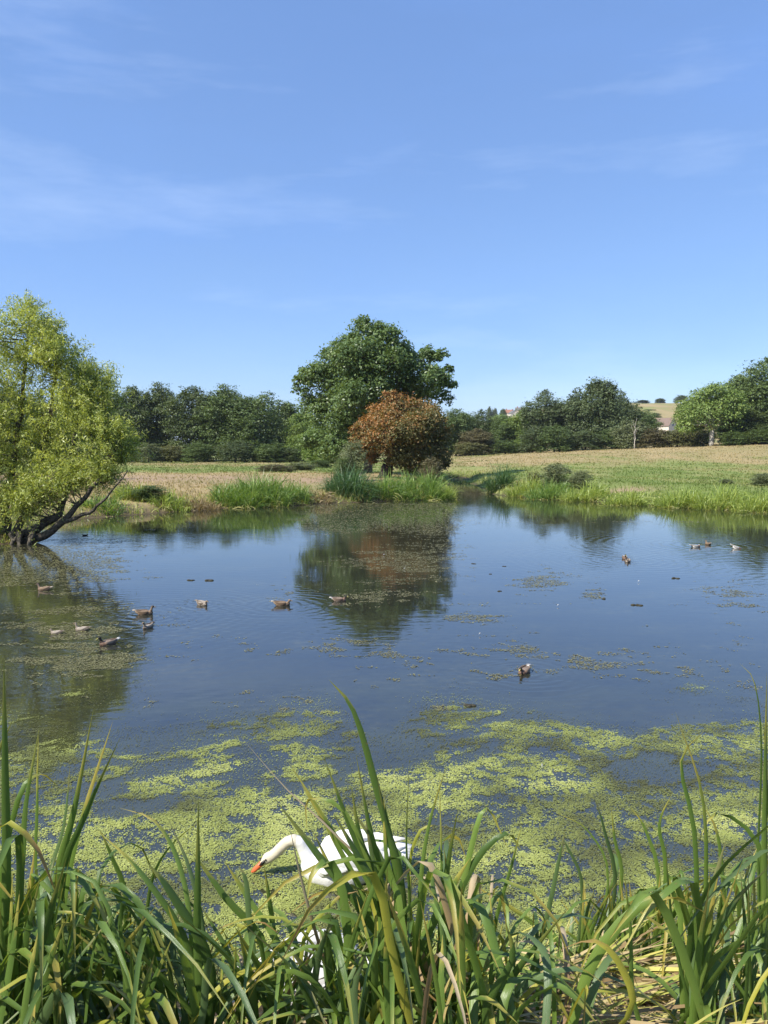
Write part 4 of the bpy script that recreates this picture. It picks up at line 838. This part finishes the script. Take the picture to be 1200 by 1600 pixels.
# ------------------------------------------------------------------ foreground irises: every leaf a mesh of its own
def iris_mat(name, c0, c1, tip, tip_at=.86, tr=.28, rough=.34):
    m, t, b = new_mat(name)
    uvn = t.nodes.new('ShaderNodeUVMap'); oi = t.nodes.new('ShaderNodeObjectInfo'); sp = t.nodes.new('ShaderNodeSeparateXYZ'); t.links.new(uvn.outputs[0], sp.inputs[0])
    mpn = node(t, 'ShaderNodeMapping'); mpn.inputs['Scale'].default_value = (16, 1.2, 1); t.links.new(uvn.outputs[0], mpn.inputs[0])
    cb = node(t, 'ShaderNodeCombineXYZ'); ml = node(t, 'ShaderNodeMath', operation='MULTIPLY'); ml.inputs[1].default_value = 40; t.links.new(oi.outputs['Random'], ml.inputs[0]); t.links.new(ml.outputs[0], cb.inputs[2]); t.links.new(cb.outputs[0], mpn.inputs['Location'])
    nv = node(t, 'ShaderNodeTexNoise', i_Scale=1.6, i_Detail=4.0, i_Roughness=.6); t.links.new(mpn.outputs[0], nv.inputs['Vector'])
    mp2 = node(t, 'ShaderNodeMapping'); mp2.inputs['Scale'].default_value = (1.5, 9, 1); t.links.new(uvn.outputs[0], mp2.inputs[0]); t.links.new(cb.outputs[0], mp2.inputs['Location'])
    nb = node(t, 'ShaderNodeTexNoise', i_Scale=1.0, i_Detail=3.0); t.links.new(mp2.outputs[0], nb.inputs['Vector'])
    f1 = node(t, 'ShaderNodeMath', operation='MULTIPLY_ADD'); t.links.new(oi.outputs['Random'], f1.inputs[0]); f1.inputs[1].default_value = .7; 
    f2 = node(t, 'ShaderNodeMath', operation='MULTIPLY_ADD'); t.links.new(nv.outputs['Fac'], f2.inputs[0]); f2.inputs[1].default_value = .8; f2.inputs[2].default_value = -.25; t.links.new(f2.outputs[0], f1.inputs[2]); f1.use_clamp = True
    mxc = node(t, 'ShaderNodeMixRGB'); mxc.inputs[1].default_value = (*c0, 1); mxc.inputs[2].default_value = (*c1, 1); t.links.new(f1.outputs[0], mxc.inputs[0])
    e = node(t, 'ShaderNodeMath', operation='MULTIPLY_ADD'); t.links.new(nb.outputs['Fac'], e.inputs[0]); e.inputs[1].default_value = .35; t.links.new(sp.outputs[1], e.inputs[2])
    rt = ramp(t, e.outputs[0], [(min(tip_at + .05, .96), (0, 0, 0)), (min(tip_at + .2, .995), (1, 1, 1))])
    mt = node(t, 'ShaderNodeMixRGB'); t.links.new(rt.outputs[0], mt.inputs[0]); t.links.new(mxc.outputs[0], mt.inputs[1]); mt.inputs[2].default_value = (*tip, 1)
    mp3 = node(t, 'ShaderNodeMapping'); mp3.inputs['Scale'].default_value = (5, 45, 1); t.links.new(uvn.outputs[0], mp3.inputs[0]); t.links.new(cb.outputs[0], mp3.inputs['Location'])
    ns = node(t, 'ShaderNodeTexNoise', i_Scale=1.0, i_Detail=2.0); t.links.new(mp3.outputs[0], ns.inputs['Vector']); rs = ramp(t, ns.outputs['Fac'], [(.68, (0, 0, 0)), (.76, (.75, .75, .75))])
    ms = node(t, 'ShaderNodeMixRGB'); t.links.new(rs.outputs[0], ms.inputs[0]); t.links.new(mt.outputs[0], ms.inputs[1]); ms.inputs[2].default_value = (.2, .13, .06, 1); mt = ms
    t.links.new(mt.outputs[0], b.inputs['Base Color']); b.inputs['Roughness'].default_value = rough; b.inputs['Specular IOR Level'].default_value = .45
    bp = node(t, 'ShaderNodeBump', i_Strength=.35, i_Distance=.003); t.links.new(nv.outputs['Fac'], bp.inputs['Height']); t.links.new(bp.outputs[0], b.inputs['Normal'])
    translucent(t, b, mt.outputs[0], tr)
    return m
IM = {'deep': iris_mat('iris_deep', (.055, .1, .02), (.112, .178, .036), (.2, .21, .045), .9), 'mid': iris_mat('iris_mid', (.085, .145, .028), (.16, .235, .048), (.34, .31, .065), .84),
      'blue': iris_mat('iris_blue', (.08, .13, .045), (.13, .19, .07), (.2, .2, .08), .9), 'lime': iris_mat('iris_lime', (.10, .17, .03), (.18, .25, .05), (.36, .3, .07), .74, .34),
      'yellow': iris_mat('iris_yellow', (.22, .26, .04), (.42, .36, .05), (.32, .2, .07), .8, .34, .45), 'dry': iris_mat('iris_dry', (.22, .13, .06), (.38, .27, .14), (.42, .33, .2), .5, .2, .6)}
def catmull(P, n):
    P = np.asarray(P, float); Q = np.vstack([2 * P[0] - P[1], P, 2 * P[-1] - P[-2]]); out = []; m_ = len(P) - 1
    for s in np.linspace(0, m_ - 1e-6, n):
        i = int(s); f = s - i; a, b_, c, d_ = Q[i:i + 4]; out.append(.5 * (2 * b_ + (c - a) * f + (2 * a - 5 * b_ + 4 * c - d_) * f * f + (3 * b_ - a - 3 * c + d_) * f ** 3))
    return np.array(out)
def iris_leaf(P, wd, mat, parent, rng, seg=11, ang=None, fold=.22, twist=.5):
    C = catmull(P, seg + 1); a = rng.uniform(-.9, .9) if ang is None else ang
    V, UV = [], []
    for i in range(seg + 1):
        s = i / seg; tg = C[min(i + 1, seg)] - C[max(i - 1, 0)]; tg /= np.linalg.norm(tg) + 1e-9; aa = a + twist * (s - .3)
        sd_ = np.array((math.cos(aa), math.sin(aa), 0.0)); sd_ -= tg * (sd_ @ tg); sd_ /= np.linalg.norm(sd_) + 1e-9; nr = np.cross(tg, sd_)
        ww = wd * .5 * (.8 + .2 * math.sin(min(s * 2.2, 1.57))) * max(1 - max((s - .35) / .65, 0) ** 1.7, .02)
        V += [C[i] - sd_ * ww, C[i] - nr * ww * fold * 2, C[i] + sd_ * ww]; UV += [(0, s), (.5, s), (1, s)]
    F = [(3 * i + j, 3 * i + j + 1, 3 * i + j + 4, 3 * i + j + 3) for i in range(seg) for j in (0, 1)]
    return mesh_np('leaf', V, F, IM[mat], parent, uv=UV, smooth=True)
VT = ([-60, 0, 60, 150, 220, 300, 380, 480, 540, 620, 700, 760, 830, 900, 960, 1020, 1080, 1150, 1200, 1260], [1270, 1280, 1300, 1345, 1390, 1400, 1430, 1440, 1390, 1320, 1320, 1350, 1420, 1360, 1350, 1355, 1350, 1330, 1300, 1290])
def clump(lb, u, y, n, hero=(), mix='deep deep mid mid blue lime mid yellow', seed=0, vspread=150, lean=-.15, spread=70, arch=.35, low=None):
    rng = np.random.default_rng(700 + seed); x = (u - 600) / 1164 * (y + .17); z = float(H(x, y)); root = tag(empty('iris_plant', (x, y, z)), lb, 'iris', 'irises along the near bank'); O = np.array((x, y, z))
    mats = mix.split()
    for (pts, wd, mt) in hero:
        b0 = O + np.array((rng.normal(0, .04), rng.normal(0, .05), -.05)); P = [b0 - O] + [W(uu_, vv_, y + dy) - O for (uu_, vv_, dy) in pts]
        iris_leaf(P, wd * .98, mt, root, rng, 12, rng.uniform(-.5, .5))
    for k in range(int(n * 1.3)):
        ut = u + rng.normal(lean * 120, spread); vt = np.interp(ut, *VT) + abs(rng.normal(0, vspread)) + 10; dy = rng.uniform(-.3, .35)
        b0 = np.array((rng.normal(0, .1), rng.normal(0, .1), 0)); b0[2] = float(H(x + b0[0], y + b0[1])) - z - .05
        T = W(ut, vt, y + dy) - O; hgt = T[2] - b0[2]
        if hgt < .12: T[2] = b0[2] + rng.uniform(.15, .35)
        mt = mats[rng.integers(len(mats))]; wd = rng.uniform(.013, .032)
        mid = b0 * .45 + T * .55 + np.array((rng.normal(0, .012), rng.normal(0, .02), rng.uniform(.02, .07)))
        if rng.random() < arch or mt in ('yellow', 'dry'):      # blade bends over near its top
            hd = T - b0; hd[2] = 0; hd = hd / (np.linalg.norm(hd) + 1e-6) + rng.normal(size=3) * np.array((.6, .5, 0)); L = rng.uniform(.15, .38)
            P = [b0, mid, T, T + hd * L * .5 + np.array((0, 0, -.04)), T + hd * L * .85 + np.array((0, 0, -L * rng.uniform(.5, 1.2)))]
        else: P = [b0, mid, T]
        iris_leaf(P, wd * (.75 if mt == 'dry' else 1), mt, root, rng, 10)
    for k in range(low if low is not None else int(n * .45)):   # lower blades arching right over
        b0 = np.array((rng.normal(0, .1), rng.normal(0, .08), 0)); b0[2] = float(H(x + b0[0], y + b0[1])) - z - .05
        a = rng.uniform(0, 6.283); hd = np.array((math.cos(a), math.sin(a) * .7, 0)); hh = rng.uniform(.3, .55); L = rng.uniform(.28, .6)
        P = [b0, b0 + hd * .06 + np.array((0, 0, hh * .65)), b0 + hd * (.12 + L * .2) + np.array((0, 0, hh)), b0 + hd * (.14 + L * .62) + np.array((0, 0, hh * .93)), b0 + hd * (.16 + L) + np.array((0, 0, hh * rng.uniform(.35, .7)))]
        iris_leaf(P, rng.uniform(.014, .03), ('mid', 'lime', 'deep', 'lime', 'yellow', 'blue')[rng.integers(6)], root, rng, 11, a + math.pi / 2 + rng.normal(0, .2), .18, .2)
    return root
clump('iris clump at the left edge with one tall straight blade', 0, 2.3, 26, [([(10, 1400, 0), (8, 1200, 0), (6, 1028, 0)], .03, 'deep'), ([(30, 1390, 0), (40, 1260, 0), (62, 1135, .02)], .022, 'deep'), ([(-10, 1350, 0), (-8, 1200, 0), (22, 1120, .05)], .022, 'mid'), ([(0, 1420, .1), (28, 1250, .1), (62, 1210, .15), (90, 1228, .2)], .02, 'lime')], seed=1)
clump('iris clump with pale twin blades near the left edge', 92, 2.5, 24, [([(85, 1400, 0), (115, 1270, 0), (146, 1108, 0)], .028, 'mid'), ([(100, 1410, 0), (128, 1280, 0), (176, 1128, 0)], .026, 'lime'), ([(95, 1400, -.05), (135, 1270, -.05), (188, 1152, -.05)], .026, 'deep'), ([(60, 1400, 0), (58, 1260, 0), (60, 1140, 0)], .016, 'mid'), ([(75, 1410, .1), (100, 1290, .1), (110, 1190, .1)], .018, 'blue')], seed=2, lean=.1)
clump('iris clump in the bottom left corner with drooping yellowed blades', 55, 2.12, 30, [([(22, 1520, 0), (30, 1450, -.05), (75, 1470, -.12), (92, 1540, -.16), (94, 1600, -.18)], .03, 'lime'), ([(100, 1590, 0), (130, 1540, -.05), (165, 1560, -.1), (182, 1610, -.12)], .034, 'lime'), ([(0, 1500, 0), (40, 1435, 0), (100, 1425, 0), (130, 1430, 0)], .024, 'mid'), ([(-10, 1530, 0), (10, 1500, 0), (70, 1498, 0), (110, 1510, 0)], .018, 'lime')], seed=3, vspread=110, lean=.2, mix='deep deep deep mid mid blue lime')
clump('dark shaded iris clump at the bottom, third from the left edge', 190, 2.2, 34, [([(90, 1460, .1), (110, 1425, .1), (140, 1455, .05), (147, 1505, .02)], .022, 'lime'), ([(110, 1450, .1), (140, 1430, .1), (180, 1480, .05), (190, 1520, 0)], .024, 'lime')], seed=4, mix='deep deep deep deep mid blue', vspread=130, lean=-.1)
clump('iris clump with one straight vertical blade left of the feeding swan', 310, 2.25, 28, [([(309, 1500, 0), (309, 1380, 0), (310, 1246, 0)], .028, 'deep'), ([(330, 1520, 0), (270, 1400, 0), (228, 1345, 0)], .034, 'deep'), ([(300, 1500, 0), (225, 1370, 0), (150, 1295, .05)], .022, 'mid'), ([(300, 1480, .1), (280, 1350, .2), (240, 1282, .25), (185, 1262, .3)], .018, 'lime'), ([(320, 1500, .1), (300, 1370, .15), (262, 1278, .2)], .02, 'blue')], seed=5, mix='deep deep mid blue mid dry', lean=-.4)
clump('low leaning iris clump near the water between the left fan and straight blade', 215, 2.85, 22, [([(200, 1420, 0), (175, 1340, 0), (155, 1295, 0)], .022, 'deep'), ([(230, 1420, 0), (260, 1330, 0), (330, 1270, 0)], .016, 'mid')], seed=6, mix='deep mid mid blue lime', spread=60)
clump('iris clump leaning left below the head of the feeding swan', 440, 2.3, 28, [([(420, 1500, 0), (350, 1400, 0), (300, 1330, 0)], .03, 'deep'), ([(450, 1520, 0), (385, 1400, .05), (350, 1345, .05)], .024, 'mid'), ([(395, 1480, 0), (385, 1380, 0), (372, 1352, 0)], .022, 'blue'), ([(430, 1480, .1), (420, 1400, .1), (412, 1350, .1)], .02, 'mid'), ([(330, 1540, 0), (350, 1480, -.05), (400, 1440, -.05), (440, 1462, -.05)], .014, 'yellow'), ([(380, 1560, 0), (450, 1490, 0), (520, 1440, 0)], .012, 'deep')], seed=7, mix='deep deep mid blue mid dry', vspread=90)
clump('iris clump below the swan with a yellow folded leaf', 545, 2.25, 24, [([(548, 1520, 0), (536, 1400, 0), (515, 1345, 0), (488, 1365, -.03), (480, 1405, -.05)], .034, 'mid'), ([(560, 1520, 0), (535, 1510, 0), (540, 1500, -.03), (558, 1530, -.06), (562, 1590, -.08)], .03, 'yellow'), ([(500, 1480, 0), (470, 1370, 0), (452, 1290, 0)], .012, 'dry'), ([(470, 1500, 0), (520, 1410, 0), (560, 1392, 0)], .015, 'yellow'), ([(480, 1600, -.05), (530, 1555, -.1), (590, 1550, -.1)], .03, 'lime'), ([(570, 1610, -.1), (600, 1560, -.12), (650, 1545, -.12), (690, 1570, -.12)], .03, 'yellow')], seed=8, vspread=90)
clump('tallest iris clump, blades fanning left across the swan body', 645, 2.35, 26, [([(625, 1400, 0), (585, 1220, 0), (552, 1110, 0), (514, 1062, 0)], .026, 'deep'), ([(600, 1430, 0), (550, 1300, 0), (505, 1180, 0)], .026, 'deep'), ([(590, 1420, .05), (520, 1300, .05), (452, 1192, .05)], .024, 'mid'), ([(580, 1450, -.05), (500, 1340, -.05), (432, 1252, -.05)], .034, 'deep'), ([(630, 1400, 0), (605, 1290, 0), (588, 1208, 0)], .024, 'deep'), ([(600, 1400, .05), (575, 1280, .05), (556, 1178, .05)], .02, 'mid'), ([(590, 1400, 0), (540, 1270, 0), (482, 1250, 0), (480, 1300, -.02)], .016, 'lime'), ([(610, 1420, 0), (530, 1310, 0), (450, 1235, 0), (375, 1150, 0)], .008, 'dry'), ([(640, 1420, 0), (635, 1320, 0), (640, 1180, 0)], .012, 'mid'), ([(655, 1430, 0), (668, 1300, 0), (698, 1195, 0)], .016, 'mid'), ([(620, 1430, .1), (590, 1330, .1), (540, 1250, .1)], .028, 'blue'), ([(610, 1450, -.05), (560, 1340, -.05), (520, 1270, -.05)], .03, 'deep'), ([(580, 1440, .05), (532, 1330, .05), (470, 1225, .05)], .03, 'mid'), ([(610, 1440, 0), (566, 1320, 0), (548, 1225, 0)], .026, 'deep'), ([(560, 1460, 0), (522, 1370, 0), (490, 1300, 0)], .026, 'mid'), ([(630, 1440, 0), (604, 1340, 0), (600, 1240, 0)], .022, 'mid'), ([(620, 1450, .08), (585, 1350, .08), (570, 1270, .08)], .028, 'blue')], seed=9, mix='deep deep mid mid blue lime', lean=-.3)
clump('iris clump right of the swan tail with nodding tips', 705, 2.4, 24, [([(690, 1450, 0), (700, 1350, 0), (716, 1262, 0)], .03, 'mid'), ([(710, 1460, 0), (735, 1330, 0), (760, 1262, 0), (795, 1330, 0)], .022, 'mid'), ([(700, 1460, 0), (740, 1350, 0), (790, 1302, 0), (815, 1330, 0)], .026, 'deep'), ([(690, 1450, 0), (690, 1350, 0), (686, 1200, .05)], .012, 'mid'), ([(705, 1450, 0), (700, 1380, 0), (694, 1325, 0)], .022, 'lime'), ([(640, 1540, -.05), (700, 1400, -.05), (735, 1340, -.05)], .034, 'mid'), ([(640, 1400, .1), (650, 1310, .1), (680, 1290, .1), (740, 1305, .12)], .012, 'yellow')], seed=10, mix='mid mid lime lime yellow deep dry', lean=.1)
clump('iris clump at the bottom centre with broad pale arching blades', 660, 2.1, 18, [([(640, 1620, 0), (700, 1570, -.05), (760, 1560, -.08), (810, 1600, -.1)], .034, 'mid'), ([(600, 1640, 0), (560, 1590, 0), (500, 1580, 0), (450, 1610, 0)], .03, 'blue')], seed=11, mix='mid mid lime yellow lime dry', vspread=150)
clump('thin sparse iris clump beside the heap of fallen leaves', 800, 2.75, 9, [([(770, 1470, 0), (800, 1350, 0), (815, 1290, 0)], .016, 'mid'), ([(850, 1450, 0), (872, 1350, 0), (885, 1290, 0)], .02, 'blue')], seed=12, mix='mid lime lime yellow yellow dry', spread=60)
clump('upright iris clump rising from the water behind the fallen leaves', 925, 3.35, 26, [([(960, 1400, 0), (945, 1300, 0), (925, 1235, 0)], .026, 'blue'), ([(970, 1390, 0), (960, 1310, 0), (955, 1260, 0)], .02, 'mid'), ([(910, 1400, 0), (890, 1330, 0), (860, 1290, 0)], .018, 'blue'), ([(950, 1380, 0), (920, 1300, 0), (870, 1270, 0)], .012, 'mid')], seed=13, low=2, mix='blue mid lime lime', vspread=50, lean=.1, arch=.15)
clump('fresh iris clump in the water right of the upright one', 1010, 3.35, 24, [([(1030, 1390, 0), (1010, 1300, 0), (985, 1260, 0)], .02, 'mid'), ([(1040, 1370, 0), (1030, 1290, 0), (1050, 1240, 0)], .02, 'mid')], seed=14, low=2, mix='blue mid lime lime', vspread=50, arch=.15)
clump('big iris fan at the bottom right with a dark arching blade', 1085, 2.25, 18, [([(1075, 1500, 0), (1110, 1380, -.05), (1200, 1290, -.1), (1290, 1230, -.15)], .034, 'deep'), ([(1095, 1520, 0), (1140, 1420, 0), (1205, 1350, 0)], .036, 'blue'), ([(1085, 1500, 0), (1110, 1400, 0), (1135, 1310, 0)], .032, 'blue'), ([(1100, 1520, 0), (1170, 1460, 0), (1230, 1400, 0)], .036, 'mid'), ([(1060, 1500, 0), (1045, 1390, 0), (1040, 1310, 0)], .014, 'deep'), ([(1090, 1480, .1), (1085, 1300, .1), (1064, 1190, .1), (1105, 1138, .12)], .018, 'mid'), ([(1100, 1480, .1), (1100, 1260, .1), (1055, 1112, .1)], .018, 'lime'), ([(1000, 1600, -.05), (985, 1450, -.05), (975, 1360, -.05)], .018, 'mid')], seed=15, mix='blue mid mid lime lime', lean=.5)
clump('tall iris clump cut off by the right edge', 1195, 2.4, 26, [([(1195, 1400, 0), (1196, 1200, 0), (1198, 1050, 0)], .026, 'mid'), ([(1185, 1400, 0), (1190, 1180, 0), (1180, 1070, 0), (1155, 1036, 0)], .011, 'mid'), ([(1205, 1400, 0), (1200, 1260, 0), (1192, 1110, 0)], .022, 'deep'), ([(1190, 1440, 0), (1185, 1320, 0), (1120, 1270, 0), (1085, 1330, -.05)], .018, 'mid')], seed=16, mix='mid mid lime lime blue', lean=-.1)
clump('iris clump at the bottom with one broad arching yellow-green blade', 850, 2.15, 5, [([(905, 1560, 0), (940, 1480, 0), (1000, 1415, 0), (1050, 1402, 0), (1100, 1425, 0)], .036, 'lime'), ([(980, 1590, -.05), (975, 1520, -.05), (930, 1470, -.05), (860, 1490, -.05)], .026, 'yellow'), ([(800, 1600, -.1), (860, 1540, -.1), (900, 1560, -.12), (940, 1610, -.14)], .034, 'mid'), ([(760, 1600, -.1), (800, 1500, -.1), (790, 1440, -.1)], .03, 'deep')], seed=17, mix='mid lime yellow dry dry blue', vspread=150)
clump('slender iris clump standing in the water at the right', 1140, 3.2, 22, [([(1130, 1380, 0), (1120, 1300, 0), (1100, 1260, 0)], .02, 'lime')], seed=18, low=2, mix='lime mid mid blue', vspread=60, arch=.2)

clump('iris clump just beyond the left edge', -190, 2.45, 20, seed=19); clump('iris clump on the bank two plants beyond the left edge', -420, 2.6, 20, seed=20)
clump('iris clump just beyond the right edge', 1390, 2.45, 20, seed=21, mix='mid mid lime lime blue'); clump('iris clump on the bank two plants beyond the right edge', 1620, 2.6, 20, seed=22, mix='mid mid lime lime blue')

# heap of fallen, dry iris leaves on the bank
rng = np.random.default_rng(91)
def litter(n, cx, cy, sx, sy, dirx, diry, lo, hi):
    x = rng.normal(cx, sx, n); y = rng.normal(cy, sy, n); a = rng.normal(math.atan2(diry, dirx), .55, n); z = H(x, y) + rng.uniform(lo, hi, n)
    return np.stack([x, y, z], 1), np.stack([np.cos(a), np.sin(a), rng.normal(.12, .18, n)], 1)
B1, D1 = litter(3000, .95, 2.9, .45, .36, .8, -.6, .0, .2); B2, D2 = litter(1600, -.5, 2.7, .8, .4, .3, -.8, -.01, .08)
B = np.concatenate([B1, B2]); D = np.concatenate([D1, D2]); n = len(B)
Vv, Ff, sg = blades(B, D, rng.uniform(.25, .8, n), rng.uniform(.005, .02, n), rng.uniform(-.1, .5, n), rng, 5)
LIT = leaf_mat('fallen_leaves', [(.12, .08, .045), (.27, .19, .09), (.42, .33, .18), (.44, .4, .1), (.24, .29, .06)], .18, .55, .25)
tag(mesh_np('fallen_leaves', Vv, Ff, LIT, face_attr=np.repeat(np.clip(rng.normal(.55, .28, n), 0, 1), sg)), 'heap of dry fallen iris leaves on the near bank', 'leaf litter', kind='stuff')

# ------------------------------------------------------------------ thin summer haze
mb = MB(); mb.box((-900, -60, -3), (900, 1300, 75))
m = bpy.data.materials.new('haze'); m.use_nodes = True; t = m.node_tree; t.nodes.remove(t.nodes['Principled BSDF'])
pv = t.nodes.new('ShaderNodeVolumePrincipled'); pv.inputs['Color'].default_value = (.86, .92, 1, 1); pv.inputs['Density'].default_value = .00012; pv.inputs['Anisotropy'].default_value = .2
t.links.new(pv.outputs[0], t.nodes['Material Output'].inputs['Volume'])
tag(mb.build('haze', m), 'thin pale haze over the far hill', 'haze', kind='stuff')
